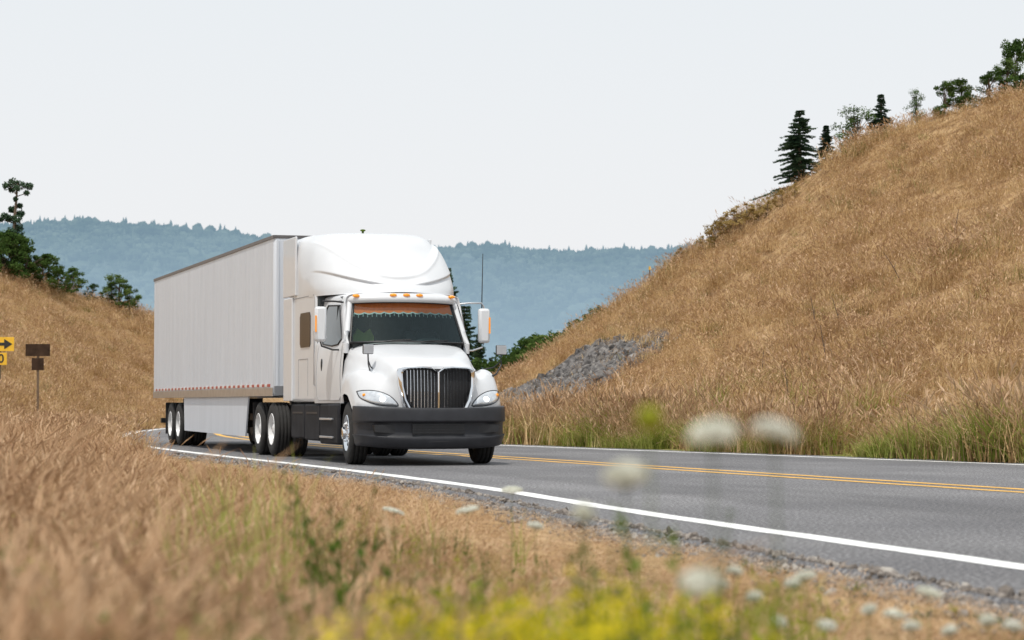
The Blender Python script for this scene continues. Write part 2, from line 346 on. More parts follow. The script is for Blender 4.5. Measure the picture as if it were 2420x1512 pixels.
keep&=~((u>430)&(u<1120)&(Y>60))
keep&=rng.random(N)<(.6+1.3*(fbm(X/1.5,Y/1.5,77)+.25))
p,r,s=finish(X,Y,keep,.5+.9*vnoise(X/1.6,Y/1.6,8)*1.0,.4)
scatter("hillside_dry_grass",p,r,s,pick(p,.07,91),hillc,"golden dry grass covering the hillsides")
print("hill tufts",len(p))
N=13000; Y=rng.uniform(34,80,N); dd=np.abs(rng.normal(0,1,N))*2.4+1.0; X=FL(Y)+dd
keep=inview(X,Y,200)&(fbm(X/1.8,Y/1.8,12)>-.04+.05*(dd-1))
hs=(.6+1.5*vnoise(X/1.2,Y/1.2,2)); p,r,s=finish(X,Y,keep,hs,.4)
gi_=np.where(rng.random(len(p))<np.clip(.3+1.6*fbm(p[:,0]/3,p[:,1]/3,55),0,1),rng.integers(4,6,len(p)),rng.integers(0,4,len(p)))
scatter("green_roadside_grass",p,r,s,gi_,greenc,"green and yellow grass along the far road edge")
N=31000; U=rng.uniform(-350,2750,N); D=np.exp(rng.uniform(math.log(3.2),math.log(64),N)); X=(U-CU)/F*D; Y=D
lf=WL(Y)-shoulder(Y)-X
keep=(lf>.12)&(rng.random(N)<sm((lf-.05)/1.2)+.08)&(rng.random(N)<np.interp(D,[3,8,14],[.4,.8,1]))
nat=np.interp(U,[-500,200,500,900,1300],[1.15,1.05,.95,.85,.8])*(.55+.85*vnoise(X/.9,Y/.9,6))
ytb=np.interp(U,[-500,0,300,400,700,1000,1200,1500,1900,2420,2900],[955,985,1035,1085,1115,1155,1205,1290,1370,1455,1530])
yt=ytb+np.interp(D,[3,6,12,20],[440,290,110,0])
allow=(zat(yt,D)-terr(X,Y))/.68*rng.uniform(.5,1.15,N)*np.where(rng.random(N)<.05,1.45,1)
tall=np.clip(np.minimum(nat,allow),.10,2)
p,r,s=finish(X,Y,keep,tall,.08); scatter("verge_dry_grass",p,r,s,pick(p,.07,33),vergec,"tan dry grass with seed heads on the verge")
print("verge",len(p))
def stone(name,mat,k):
    mb=MB(); mb.ball((0,0,0),(1,1,1),0,7,5); R=random.Random(k); ax=(R.uniform(.6,1.2),R.uniform(.5,1),R.uniform(.4,.8))
    vv={}; out=[]
    for q in mb.v:
        key=(round(q[0],3),round(q[1],3),round(q[2],3))
        if key not in vv: vv[key]=R.uniform(.72,1.2)
        f=vv[key]; out.append((q[0]*ax[0]*f,q[1]*ax[1]*f,q[2]*ax[2]*f))
    mb.v=out; return mb.mesh(name,[mat])
gravm=veg("gravel_grey",[(.07,.062,.055),(.16,.14,.125),(.28,.25,.225),(.45,.42,.38)],5,0)
rockm=veg("rock_grey",[(.045,.043,.044),(.11,.105,.105),(.20,.19,.185),(.33,.31,.29)],5,0)
gravc=src_coll("stones",[stone("stone_%d"%i,gravm,i) for i in range(6)])
rockc=src_coll("rocks",[stone("rock_%d"%i,rockm,i) for i in range(6)])
N=9000; Y=np.exp(rng.uniform(math.log(8),math.log(45),N)); lf=np.abs(rng.normal(0,.36,N))-.12; X=WL(Y)-shoulder(Y)-lf
z=np.where(lf<0,.005,terr(X,Y)); pts=np.stack([X,Y,z],1); s=rng.lognormal(math.log(.014),.5,N)
scatter("shoulder_gravel",pts,rng.uniform(0,6.28,(N,3)),np.stack([s,s,s],1),rng.integers(0,6,N),gravc,"loose grey gravel along the pavement edge")
N=80000; X=rng.uniform(-2,12,N); Y=rng.uniform(54,98,N); keep=rng.random(N)<rockmask(X,Y)**1.5
X=X[keep];Y=Y[keep];s=rng.lognormal(math.log(.09),.5,len(X)); pts=np.stack([X,Y,terr(X,Y)+.02],1)
scatter("scree_rocks",pts,rng.uniform(0,6.28,(len(X),3)),np.stack([s,s,s*.8],1),rng.integers(0,6,len(X)),rockc,"patch of broken grey rock on the cut slope")
# ---------------------------------------------------------------- mountains
def hazemat(name,cols,haze0,haze1,f0,f1,z0,z1,sc):  # aerial haze painted in: emission mixed over forest colour, graded by height
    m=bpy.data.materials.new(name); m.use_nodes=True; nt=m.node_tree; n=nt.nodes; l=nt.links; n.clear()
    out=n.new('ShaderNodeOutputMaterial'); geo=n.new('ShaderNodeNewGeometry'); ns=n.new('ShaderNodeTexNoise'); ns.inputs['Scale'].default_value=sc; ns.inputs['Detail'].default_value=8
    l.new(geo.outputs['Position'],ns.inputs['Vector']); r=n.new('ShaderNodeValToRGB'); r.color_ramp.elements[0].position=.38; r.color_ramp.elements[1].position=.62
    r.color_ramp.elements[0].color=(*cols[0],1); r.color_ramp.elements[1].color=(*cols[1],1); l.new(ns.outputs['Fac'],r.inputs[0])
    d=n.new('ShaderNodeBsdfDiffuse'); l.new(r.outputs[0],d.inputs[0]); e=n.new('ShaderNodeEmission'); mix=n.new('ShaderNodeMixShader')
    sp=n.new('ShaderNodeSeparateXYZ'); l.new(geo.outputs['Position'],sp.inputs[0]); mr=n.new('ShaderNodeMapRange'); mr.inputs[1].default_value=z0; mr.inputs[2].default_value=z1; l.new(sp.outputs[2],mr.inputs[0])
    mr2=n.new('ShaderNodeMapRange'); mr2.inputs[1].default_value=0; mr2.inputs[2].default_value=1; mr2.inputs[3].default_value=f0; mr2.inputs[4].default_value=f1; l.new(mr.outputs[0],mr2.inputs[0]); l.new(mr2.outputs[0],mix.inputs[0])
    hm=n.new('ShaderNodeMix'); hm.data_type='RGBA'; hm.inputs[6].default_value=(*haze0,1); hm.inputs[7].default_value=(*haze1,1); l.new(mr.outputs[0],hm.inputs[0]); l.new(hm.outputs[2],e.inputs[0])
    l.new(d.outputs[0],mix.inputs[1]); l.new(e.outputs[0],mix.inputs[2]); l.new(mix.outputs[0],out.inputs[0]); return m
hz=hazemat("forest_haze_emission",((.05,.085,.05),(.18,.23,.16)),(.37,.51,.63),(.235,.355,.46),.86,.72,60,380,.012)
hu=[-1500,-600,0,130,280,400,560,650,800,1030,1170,1250,1380,1450,1600,1900,2420,3500]
hp=[500,520,538,531,538,550,562,578,590,596,588,600,603,597,608,620,640,640]
def mz(X,Y):
    u=CU+F*X/Y; zc=HC+(HOR-np.interp(u,hu,hp)-4)/F*5000
    t=(Y-2600)/(5000-2600); tc=np.clip(t,0,1)
    z=zc*(tc**.85)+fbm(X/420,Y/420,5,5)*190*sm(tc*3)*sm((1-tc)*5)-20*(1-tc)
    return z-np.maximum(Y-5000,0)*.12
xm=np.linspace(-2600,3000,330); ym=np.linspace(2500,6000,160); XM,YM=np.meshgrid(xm,ym)
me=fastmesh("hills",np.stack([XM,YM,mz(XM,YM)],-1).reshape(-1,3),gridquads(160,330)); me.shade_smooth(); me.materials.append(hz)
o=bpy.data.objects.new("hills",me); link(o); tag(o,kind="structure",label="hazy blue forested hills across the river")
def dtree(name,k):
    mb=MB(); R=random.Random(k); nn=6
    for j in range(3):
        z0=.1+j*.28; z1=z0+.42; r=.26*(1-j*.27)*R.uniform(.8,1.2)
        V=[(r*math.cos(i*1.047)*R.uniform(.7,1.2),r*math.sin(i*1.047)*R.uniform(.7,1.2),z0) for i in range(nn)]+[(0,0,z1)]
        mb.add(V,[(i,(i+1)%nn,nn) for i in range(nn)])
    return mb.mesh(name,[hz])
def rtree(name,k):
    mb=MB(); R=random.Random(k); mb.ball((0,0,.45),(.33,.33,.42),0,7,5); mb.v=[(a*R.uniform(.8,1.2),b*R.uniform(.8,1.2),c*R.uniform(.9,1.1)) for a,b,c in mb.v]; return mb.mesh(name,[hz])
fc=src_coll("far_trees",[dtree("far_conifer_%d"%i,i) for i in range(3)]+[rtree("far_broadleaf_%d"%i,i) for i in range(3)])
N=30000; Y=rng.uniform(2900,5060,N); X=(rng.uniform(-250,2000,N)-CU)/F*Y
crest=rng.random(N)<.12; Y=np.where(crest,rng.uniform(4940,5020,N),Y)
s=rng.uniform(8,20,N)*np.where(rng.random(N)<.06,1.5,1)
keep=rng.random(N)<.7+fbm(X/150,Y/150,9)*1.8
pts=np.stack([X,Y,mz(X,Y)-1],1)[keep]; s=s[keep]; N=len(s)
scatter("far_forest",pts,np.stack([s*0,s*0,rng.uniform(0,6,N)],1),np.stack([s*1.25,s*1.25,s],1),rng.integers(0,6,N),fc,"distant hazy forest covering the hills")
# ---------------------------------------------------------------- trees
def norm(tr,cn):
    zm=max(v[2] for v in cn.v); 
    for m in (tr,cn): m.v=[(a/zm,b/zm,min(c/zm,1.0)) for a,b,c in m.v]
def conifer(h,k,dens=1.0,wd=.25):
    R=random.Random(k); tr=MB(); cn=MB()
    bend=[R.uniform(-.02,.02)*h for _ in range(2)]
    tr.tube([(bend[0]*t*t,bend[1]*t*t,h*t) for t in (0,.25,.5,.75,1)],[h*.018*(1-t)+.006 for t in (0,.25,.5,.75,1)],7)
    z=.06*h
    while z<h*.985:
        t=z/h
        L=h*wd*(1-t)**.85*R.uniform(.6,1.2)+.03*h*(1-t)
        nb=R.randint(7,10)
        for b in range(nb):
            a=R.uniform(0,6.28); l_=L*R.uniform(.55,1.2); up=(.25 if t>.7 else -.12)+R.uniform(-.1,.12)
            if R.random()<.08: continue
            steps=max(5,int(l_/(h*.010)*dens)); 
            for s_ in range(steps):
                q=(s_+R.random()*.5)/steps; droop=-.12*q*q*l_
                px=math.cos(a)*l_*q; py=math.sin(a)*l_*q; pz=z+up*l_*q+droop
                for side in (-1,1):
                    wl=h*.042*(1-q*.5)*R.uniform(.6,1.3); aa=a+side*R.uniform(.4,1.1)
                    ex=px+math.cos(aa)*wl; ey=py+math.sin(aa)*wl; ez=pz+R.uniform(-.45,.25)*wl; ww=h*.008*R.uniform(.7,1.6)
                    cn.add([(px,py,pz-ww),(px+math.cos(a)*ww*2,py+math.sin(a)*ww*2,pz+ww),(ex,ey,ez+ww*.3),(ex,ey,ez-ww*.5)],[(0,1,2,3)])
        z+=h*.029*R.uniform(.8,1.2)
    norm(tr,cn); return tr.mesh("trunk",[bark]),cn.mesh("crown",[conif])
def leafcloud(cn,R,cl,n,leaf):
    for i in range(n):
        c,r=R.choice(cl); d=Vector((R.gauss(0,1),R.gauss(0,1),R.gauss(0,.7))); d=d.normalized()*r*R.random()**.45
        p=Vector(c)+d; s_=leaf*R.uniform(.5,1.2); u1=Vector((R.gauss(0,1),R.gauss(0,1),R.gauss(0,1))).normalized(); v1=u1.orthogonal().normalized()
        cn.add([p-u1*s_,p+v1*s_*.6,p+u1*s_,p-v1*s_*.6],[(0,1,2,3)])
def broad(h,k,w=.4,leaf=.03,n=2600,mat=None,low=.25,nc=34,shrub=False):
    R=random.Random(k); tr=MB(); cn=MB()
    tr.tube([(0,0,0),(R.uniform(-.03,.03)*h,R.uniform(-.03,.03)*h,h*.45),(R.uniform(-.05,.05)*h,0,h*.8)],[h*.02,h*.013,h*.004],7)
    cl=[]
    for i in range(nc):
        t=R.uniform(low,1); a=R.uniform(0,6.28)
        if shrub: rr=w*h*math.sqrt(max(0,1-t*t))*R.uniform(.2,1)*.8
        else: rr=w*h*math.sin(min(1,(1-t)*1.1+.2)*math.pi*.75)*R.uniform(.15,1)*.8
        c=(rr*math.cos(a),rr*math.sin(a),h*(t*.9)); cl.append((c,h*R.uniform(.05,.11)))
        tr.tube([(0,0,c[2]*.6),(c[0]*.6,c[1]*.6,c[2]*.85),c],[h*.006,h*.004,h*.0015],5)
    leafcloud(cn,R,cl,n,leaf*h)
    norm(tr,cn); return tr.mesh("trunk",[bark]),cn.mesh("crown",[mat or decid])
def snag():
    R=random.Random(5); tr=MB(); cn=MB()
    tr.tube([(0,0,0),(.01,0,.3),(-.01,0,.6),(.02,0,.95)],[.03,.024,.018,.006],7)
    cl=[]
    for x,z,r in ((-.09,.93,.045),(-.03,.96,.05),(.05,.94,.05),(.12,.93,.04),(.10,.86,.03),(-.05,.89,.03),(.02,.90,.04),(.0,.80,.025),(.03,.74,.03),(-.04,.70,.035),(.04,.66,.04),(-.1,.63,.04),(-.06,.61,.045),(.02,.60,.05),(-.14,.60,.025),(.03,.52,.05),(-.03,.48,.05),(.05,.45,.05),(0,.4,.055),(-.05,.36,.05),(.05,.33,.05),(0,.25,.06)):
        y=R.uniform(-.05,.05); cl.append(((x,y,z),r)); tr.tube([(0,0,z-.04),(x,y,z)],[.006,.003],5)
    leafcloud(cn,R,cl,4200,.013); norm(tr,cn); return tr.mesh("trunk",[bark]),cn.mesh("crown",[conif])
def tree(name,u,d,top,meshes,label,cat,group=None,rz=0,wx=1):
    x,y,z=place(u,d); e=empty(name,(x,y,z-.05),rz,label,cat,group); s=zat(top,d)-z+.05; e.scale=(s*wx,s*wx,s)
    for nm,m in zip(("trunk","crown"),meshes):
        o=bpy.data.objects.new(nm,m); link(o,e)
    return e
C=[conifer(1,11,1.0,wd=.34),conifer(1,12,1.0,wd=.28),conifer(1,13,.9,wd=.26)]; SN=snag()
B=[broad(1,31,.40,.020,4200),broad(1,32,.5,.018,4600,low=.15),broad(1,33,.33,.018,2400)]
SH=[broad(1,41,.75,.024,5200,low=.02,nc=55,shrub=True),broad(1,42,.9,.022,5600,low=.02,nc=60,shrub=True)]; DS=[broad(1,51,.7,.03,1500,dryb,low=.02,shrub=True),broad(1,52,.9,.03,1500,dryb,low=.02,shrub=True)]
gc="young trees along the hill crest"
tree("conifer_tree",1893,91,258,C[0],"dark green conifer standing on the grassy crest","tree",gc,0,1.35)
tree("conifer_tree",1955,95,294,C[1],"small dark conifer beside a larger one","tree",gc,1,1.1)
tree("conifer_tree",2086,90,220,C[2],"slim dark conifer on the grassy crest","tree",gc,2,1.2)
tree("broadleaf_tree",2025,90,243,B[2],"airy young green tree on the crest","tree",gc,0,1.3)
tree("broadleaf_tree",2170,85,204,B[2],"small green tree on the hill crest","tree",gc,1,.9)
tree("broadleaf_tree",2235,84,186,B[1],"bushy green tree on the hill crest","tree",gc,2,1.1)
tree("broadleaf_tree",2277,84,178,B[0],"bushy green tree on the hill crest","tree",gc,4,1.2)
tree("broadleaf_tree",2340,82,162,B[1],"broad green tree on the hill crest","tree",gc,3,1.5)
tree("broadleaf_tree",2385,82,130,B[0],"broad green tree on the hill crest","tree",gc,7,1.2)
tree("broadleaf_tree",2410,83,84,B[1],"tall green tree on the hill crest","tree",gc,5,.8)
tree("broadleaf_tree",2440,85,60,B[1],"tall green tree on the hill crest","tree",gc,2,.9)
for u,t,w in ((1712,510,.9),(1738,492,1),(1765,478,1.1),(1795,482,1.1),(1815,462,.7),(1850,446,.9),(1612,583,.7),(1690,518,.8),(1660,554,.7),(1880,430,.8)):
    tree("dry_shrub",u,float(np.interp(u,d1k_u,d1k))-2,t,DS[u%2],"brownish dry shrub on the hill crest","shrub","dry shrubs along the hill crest",u,w*1.3)
tree("conifer_tree",34,117,416,SN,"tall dark ragged conifer above green bushes","tree",None,0,1.0)
for u,d,t,w in ((-60,114,530,1.3),(-10,115,540,1.3),(28,116,552,1.2),(62,116,578,1.5),(98,117,608,1.6),(135,118,634,1.4)):
    tree("green_shrub",u,d,t,SH[(u//7)%2],"dense green bush on the grassy slope","shrub","green bushes on the slope",u,w)
for u,d,t,i,w in ((172,120,628,0,1.3),(218,121,668,1,1.5),(283,122,646,1,1.3),(262,122,664,0,1.2),(305,123,670,0,1.1)):
    tree("broadleaf_tree",u,d,t,B[i],"small green tree at the slope edge","tree",None,u,w)
for u,d,t,i in ((1052,190,632,1),(1100,180,722,2),(1070,170,700,0),(1132,165,790,1),(1160,150,845,0)):
    tree("conifer_tree",u,d,t,C[i],"dark conifer beyond the road bend","tree","conifers beyond the road bend",u,.95)
for u,d,t,w in ((1205,140,845,1.2),(1228,140,822,1.2),(1250,140,795,1.2),(1285,136,778,1.2),(1320,130,782,1.1),(1350,126,768,1.1),(1385,115,738,1.1),(1415,112,720,1.0),(1440,110,720,.7)):
    tree("green_shrub",u,d,t,SH[(u//10)%2],"dark green bush behind the grassy slope","shrub","dark bushes behind the slope",u,w)
# ---------------------------------------------------------------- truck
white=P("white_paint",(.63,.645,.67),.38,var=.025,scale=2,coat=.3)
twhite=P("trailer_white",(.60,.635,.69),.5,var=.05,scale=1.2,stretch=(1,3,.35),bump=.05,bscale=4)
alu=P("aluminium",(.55,.56,.58),.35,.9,var=.1)
chrome=P("chrome",(.80,.81,.83),.10,1,var=.02)
black=P("black_plastic",(.018,.018,.02),.5,var=.2,scale=12)
dgrey=P("dark_grey_plastic",(.028,.029,.034),.5,var=.2,scale=5,spec=.35)
dskirt=P("skirt_dark_plastic",(.022,.022,.025),.7,var=.3,scale=4,spec=.15)
rubber=P("tyre_rubber",(.022,.021,.02),.85,var=.3,scale=14,bump=.3)
amber=P("amber_lens",(.85,.30,.02),.25,emit=(.9,.3,.02),es=.25)
red=P("red_reflector",(.40,.07,.06),.35,var=.1); wref=P("white_reflector",(.72,.72,.72),.3)
dglass=P("dark_glass",(.035,.045,.045),.04,coat=.5,var=.3,scale=2)
brglass=P("brown_glass",(.035,.022,.016),.3,coat=0,var=.4,scale=1.5,spec=.2)
interior=P("cab_interior",(.05,.06,.065),.8,var=.3); orange=P("orange_cloth_glow",(.75,.16,.03),.8,var=.15,scale=20,emit=(.9,.2,.03),es=.08); fringe=P("pale_fringe",(.50,.60,.60),.8)  # orange valance cloth has a faint added glow against the cab's shade
vest=P("hi_vis_cloth",(.30,.42,.12),.8); lens=P("headlight_lens",(.62,.65,.69),.10,.35,var=.15,scale=14,coat=1); lamp=P("lit_lamp",(1,1,1),.3,emit=(1,.98,.92),es=4)
seam=P("panel_seam",(.28,.28,.29),.7)
gl=bpy.data.materials.new("windshield_glass"); gl.use_nodes=True; nt=gl.node_tree; n=nt.nodes; l=nt.links; n.clear()
out=n.new('ShaderNodeOutputMaterial'); tr=n.new('ShaderNodeBsdfTransparent'); tr.inputs[0].default_value=(.66,.80,.78,1); gs=n.new('ShaderNodeBsdfGlossy'); gs.inputs['Roughness'].default_value=.03
gs.inputs[0].default_value=(.75,.95,1,1); fr=n.new('ShaderNodeFresnel'); fr.inputs[0].default_value=1.5; mx=n.new('ShaderNodeMixShader'); l.new(fr.outputs[0],mx.inputs[0]); l.new(tr.outputs[0],mx.inputs[1]); l.new(gs.outputs[0],mx.inputs[2]); l.new(mx.outputs[0],out.inputs[0])
T=empty("semi_truck",(-1.145,35.86,0),math.radians(16.9),"white semi truck with long white box trailer driving on road","truck")
Hd=[
[(0,.20,.84),(.35,.20,.84),(.6,.22,.84),(.72,.23,.86),(.95,.30,.88),(1.10,.44,.88),(1.18,.60,.88),(1.2,.66,.70)],
[(0,.20,1.0),(.35,.20,1.0),(.6,.22,1.0),(.72,.24,1.0),(.95,.31,1.0),(1.11,.46,.99),(1.19,.62,.98),(1.21,.67,.80)],
[(0,.20,1.25),(.35,.20,1.25),(.6,.23,1.24),(.73,.28,1.2),(.95,.40,1.19),(1.11,.56,1.16),(1.19,.70,1.11),(1.22,.76,.90)],
[(0,.20,1.50),(.35,.20,1.49),(.62,.25,1.44),(.75,.36,1.34),(.95,.52,1.35),(1.11,.68,1.32),(1.19,.82,1.24),(1.23,.90,1.03)],
[(0,.24,1.60),(.35,.25,1.59),(.62,.32,1.53),(.77,.46,1.38),(.96,.66,1.45),(1.11,.80,1.43),(1.19,.94,1.33),(1.23,1.0,1.09)],
[(0,.55,1.71),(.36,.55,1.70),(.65,.60,1.62),(.80,.70,1.44),(.97,.88,1.52),(1.11,.98,1.49),(1.19,1.08,1.39),(1.23,1.12,1.12)],
[(0,1.0,1.81),(.42,1.0,1.80),(.73,1.0,1.71),(.87,1.05,1.50),(1.0,1.18,1.52),(1.12,1.26,1.48),(1.19,1.30,1.38),(1.23,1.32,1.12)],
[(0,1.5,1.91),(.47,1.5,1.90),(.82,1.5,1.82),(.96,1.5,1.62),(1.04,1.55,1.48),(1.12,1.58,1.40),(1.18,1.60,1.28),(1.21,1.6,1.02)],
[(0,1.95,1.985),(.5,1.98,1.975),(.90,2.04,1.91),(1.03,2.08,1.70),(1.07,2.08,1.48),(1.10,2.06,1.3),(1.13,1.98,1.1),(1.15,1.90,.65)],
]
G=dense(Hd,72,97); mb=MB().grid(G[::1]); hood=mb.obj("hood",white,T,smooth=True,angle=0)
bvh=BVHTree.FromPolygons([Vector(v) for v in mb.v],mb.f)
def ysurf(x,z):
    h=bvh.ray_cast(Vector((x,-1,z)),Vector((0,1,0)))
    return h[0].y if h[0] is not None else .6
def goutline(s):
    top=[(-.62,1.47),(-.60,1.52),(-.5,1.545),(-.25,1.555),(-.1,1.54),(0,1.47),(.1,1.54),(.25,1.555),(.5,1.545),(.60,1.52),(.62,1.47)]
    side=[(.61,1.25),(.56,1.02),(.49,.88),(.42,.83),(.2,.81),(-.2,.81),(-.42,.83),(-.49,.88),(-.56,1.02),(-.61,1.25)]
    c=(0,1.19); return [(c[0]+(x-c[0])*s[0],c[1]+(z-c[1])*s[1]) for x,z in top+side]
def gy(x,z): return .03+.07*(x/.62)**2+.08*max(0,z-1.2)**1.0
o1=goutline((1,1)); o2=goutline((.90,.90)); K=len(o1)
V=[(x,gy(x,z)-.0,z) for x,z in o1]+[(x,gy(x,z)-.035,z) for x,z in [( (a[0]+b_[0])/2,(a[1]+b_[1])/2) for a,b_ in zip(o1,o2)]]+[(x,gy(x,z),z) for x,z in o2]+[(x,gy(x,z)+.22,z) for x,z in o1]
fs=[]
for a in (0,1): fs+=[(a*K+i,a*K+(i+1)%K,(a+1)*K+(i+1)%K,(a+1)*K+i) for i in range(K)]
fs+=[(i,3*K+i,3*K+(i+1)%K,(i+1)%K) for i in range(K)]
gro=MB().add(V,fs).obj("grille",chrome,T,smooth=True,angle=60)
mb=MB()
zz=np.linspace(.84,1.52,8); xx_=np.linspace(-.57,.57,15); Gb=np.array([[(x*(.74+.26*min(1,(z-.8)/.45)),gy(x,z)+.055,z) for x in xx_] for z in zz]); mb.grid(Gb).obj("grille_backing",black,gro,smooth=True)
mb=MB()
def inside_z(x):
    ax=abs(x)
    lo=.83+.02*(ax>.38)+(max(0,ax-.36)/.19)**1.6*.30
    hi=1.50-.09*max(0,1-ax/.12)
    return lo,hi
for i in range(-10,11):
    if i==0: continue
    x=i*.0535; lo,hi=inside_z(x)
    pts=[(x,gy(x,z)+.012,z) for z in np.linspace(lo,hi,5)]
    for a in range(4):
        p,q=pts[a],pts[a+1]; mb.add([(p[0]-.010,p[1]+.02,p[2]),(p[0],p[1],p[2]),(p[0]+.010,p[1]+.02,p[2]),(q[0]-.010,q[1]+.02,q[2]),(q[0],q[1],q[2]),(q[0]+.010,q[1]+.02,q[2])],[(0,1,4,3),(1,2,5,4)])
mb.obj("grille_bars",chrome,gro)
mb=MB(); mb.tube([(0,.02,1.47),(0,.01,1.15),(0,.02,.83)],.014,6); mb.obj("grille_divider",chrome,gro)
pol=[(1.165,1.165),(1.08,1.18),(.95,1.175),(.82,1.14),(.70,1.07),(.60,.945),(.70,.935),(.82,.94),(.95,.965),(1.06,1.01),(1.14,1.07)]
for sg in (-1,1):
    c=(.93,1.065); V=[];fs=[]; rings=(1.0,.93,.7,.4,.0)
    P2=cr(np.array(pol+[pol[0]]),45)[:-1]; n_=len(P2)
    for k,rr in enumerate(rings):
        for x,z in P2:
            px=c[0]+(x-c[0])*rr; pz=c[1]+(z-c[1])*rr; off=(.0,.018,.03,.035,.036)[k]; V.append((sg*px,ysurf(px,pz)-off,pz))
    for k in range(len(rings)-1):
        for i in range(n_): fs.append((k*n_+i,k*n_+(i+1)%n_,(k+1)*n_+(i+1)%n_,(k+1)*n_+i))
    hl=MB().add(V,fs,0).obj("headlight",lens,T,smooth=True,angle=0)
    m_=MB(); m_.tube([(v[0],v[1]-.004,v[2]) for v in V[:n_]]+[V[0]],.009,5); m_.obj("headlight_trim",dgrey,hl)
    m_=MB(); x,z=.84,1.04; m_.ball((sg*x,ysurf(x,z)-.035,z),(.05,.02,.042)); m_.obj("bulb",lamp,hl,smooth=True)
    m_=MB(); x,z=1.09,1.11; m_.ball((sg*x,ysurf(x,z)-.03,z),(.03,.02,.025)); m_.obj("turn_signal_lamp",amber,hl,smooth=True)
tp=[(0,-.03),(.3,-.03),(.6,.0),(.85,.06),(1.05,.17),(1.17,.34),(1.22,.50),(1.235,.66)]
vp=[(.90,.10),(.905,.03),(.87,.0),(.74,-.01),(.69,.0),(.665,.06),(.47,.065),(.44,.0),(.36,.01),(.29,.05),(.26,.12)]
Hb=[]
for z,off in vp:
    row=[]
    for k,(x,y) in enumerate(tp):
        s_=1-.02*(z<.4)-off*.25*(k>3); oo=off
        row.append((x*s_,y+oo*(1 if k<6 else .3),z+(.03*(x/1.2)**2 if z>.8 else (.05*(x/1.2)**3 if z<.45 else 0))))
    Hb.append(row)
G=dense(Hb,60,80); bum=MB().grid(G).obj("bumper",dgrey,T,smooth=True,angle=0)
m_=MB(); m_.box(-.42,.42,.022,.04,.49,.655); 
for z in (.52,.56,.60,.64): m_.box(-.42,.42,.010,.022,z-.006,z+.006)
m_.obj("air_intake",black,bum)
for sg in (-1,1):
    m_=MB(); m_.prism([(sg*.62,.50),(sg*1.0,.53),(sg*1.02,.64),(sg*.62,.65)],.085,.3); m_.obj("fog_lamp_recess",black,bum)
m_=MB(); m_.box(-.16,.16,-.028,-.02,.37,.44); m_.obj("tow_plate",black,bum)
m_=MB(); m_.box(-.9,.9,.4,2.0,.42,.8); m_.box(-.45,.45,.5,9.2,.62,.9); m_.box(-1.0,1.0,1.15,1.33,.45,.6); m_.box(-1.0,1.0,7.05,7.2,.42,.6); m_.box(-1.0,1.0,8.4,8.55,.42,.6); m_.obj("chassis",black,T,bevel=.02)
for sg in (-1,1): m_=MB(); m_.box(min(sg*.72,sg*.8),max(sg*.72,sg*.8),.5,2.0,.5,1.35); m_.obj("wheel_well",black,T)
def tyre_mesh():
    m=MB(); w=.14; r=.50
    prof=[(-w,.29),(-w-.01,.33),(-w-.012,.41),(-w+.005,.465),(-w+.03,r-.006),(-.08,r),(-.075,r-.014),(-.06,r-.014),(-.055,r),(-.01,r+.002),(-.006,r-.014),(.006,r-.014),(.01,r+.002),(.055,r),(.06,r-.014),(.075,r-.014),(.08,r),(w-.03,r-.006),(w-.005,.465),(w+.012,.41),(w+.01,.33),(w,.29)]
    m.lathe(prof,(0,0,0),44); me=m.mesh("tyre",[rubber]); me.shade_smooth(); return me
def rim_mesh(deep):
    m=MB()
    if not deep: prof=[(.14,.295),(.15,.285),(.125,.27),(.105,.25),(.10,.2),(.125,.15),(.135,.12),(.14,.10),(.21,.095),(.22,.07),(.22,0.001)]
    else: prof=[(.14,.295),(.15,.285),(.12,.275),(.0,.262),(-.05,.24),(-.06,.15),(-.05,.12),(.0,.115),(.10,.10),(.12,.07),(.12,.001)]
    m.lathe(prof,(0,0,0),36,0); m.lathe([(-.13,.29),(-.13,.001)],(0,0,0),24,1)
    for k in range(10):
        a=k*math.pi/5; y,z=.225*math.cos(a),.225*math.sin(a); x0=.103 if not deep else -.052
        m.tube([(x0-.01,y,z),(x0+.006,y,z)],.026,10,1)
        a+=.3; y,z=.135*math.cos(a),.135*math.sin(a); x0=.13 if not deep else -.055; m.tube([(x0,y,z),(x0+.045,y,z)],.014,6,0)
    me=m.mesh("rim",[chrome if not deep else wref,black]); me.shade_smooth(); me.set_sharp_from_angle(angle=math.radians(35)); return me
TY=tyre_mesh(); RF=rim_mesh(False); RD=rim_mesh(True)
def wheel(x,y,sg,rim,rz=0):
    e=bpy.data.objects.new("wheel",None); link(e,T); e.location=(x,y,.50); e.rotation_euler=(random.uniform(0,1),0,(0 if sg>0 else math.pi)+rz)
    for nm,me in (("tyre",TY),("rim",rim)):
        o=bpy.data.objects.new(nm,me); link(o,e)
for sg in (-1,1):
    wheel(sg*1.05,1.25,sg,RF,math.radians(-4))
    for y in (7.15,8.48,18.55,19.8):
        wheel(sg*1.13,y,sg,RD); wheel(sg*.81,y,sg,RD)
Cb=[]
for (y,dx,zr) in ((2.03,0,0),(2.35,.05,.01),(2.8,.10,.02),(3.3,.14,.03),(3.62,.15,.03)):
    Cb.append([(1.06+dx,y,.98),(1.08+dx,y,1.15),(1.09+dx,y,1.5),(1.05+dx,y,1.95),(1.02+dx,y+ (.05 if y<2.1 else 0),2.08),(.985+dx*.9,y+(.22 if y<2.1 else 0),2.45),(.95+dx*.9,y+(.32 if y<2.1 else 0),2.66),(.88+dx*.9,y+(.33 if y<2.1 else 0),2.76+zr),(.6,y+(.25 if y<2.1 else 0),2.80+zr),(0,y+(.12 if y<2.1 else 0),2.82+zr)][::-1])
G=dense(Cb,30,110); cab=MB().grid(G).obj("cab",white,T,smooth=True,angle=0)
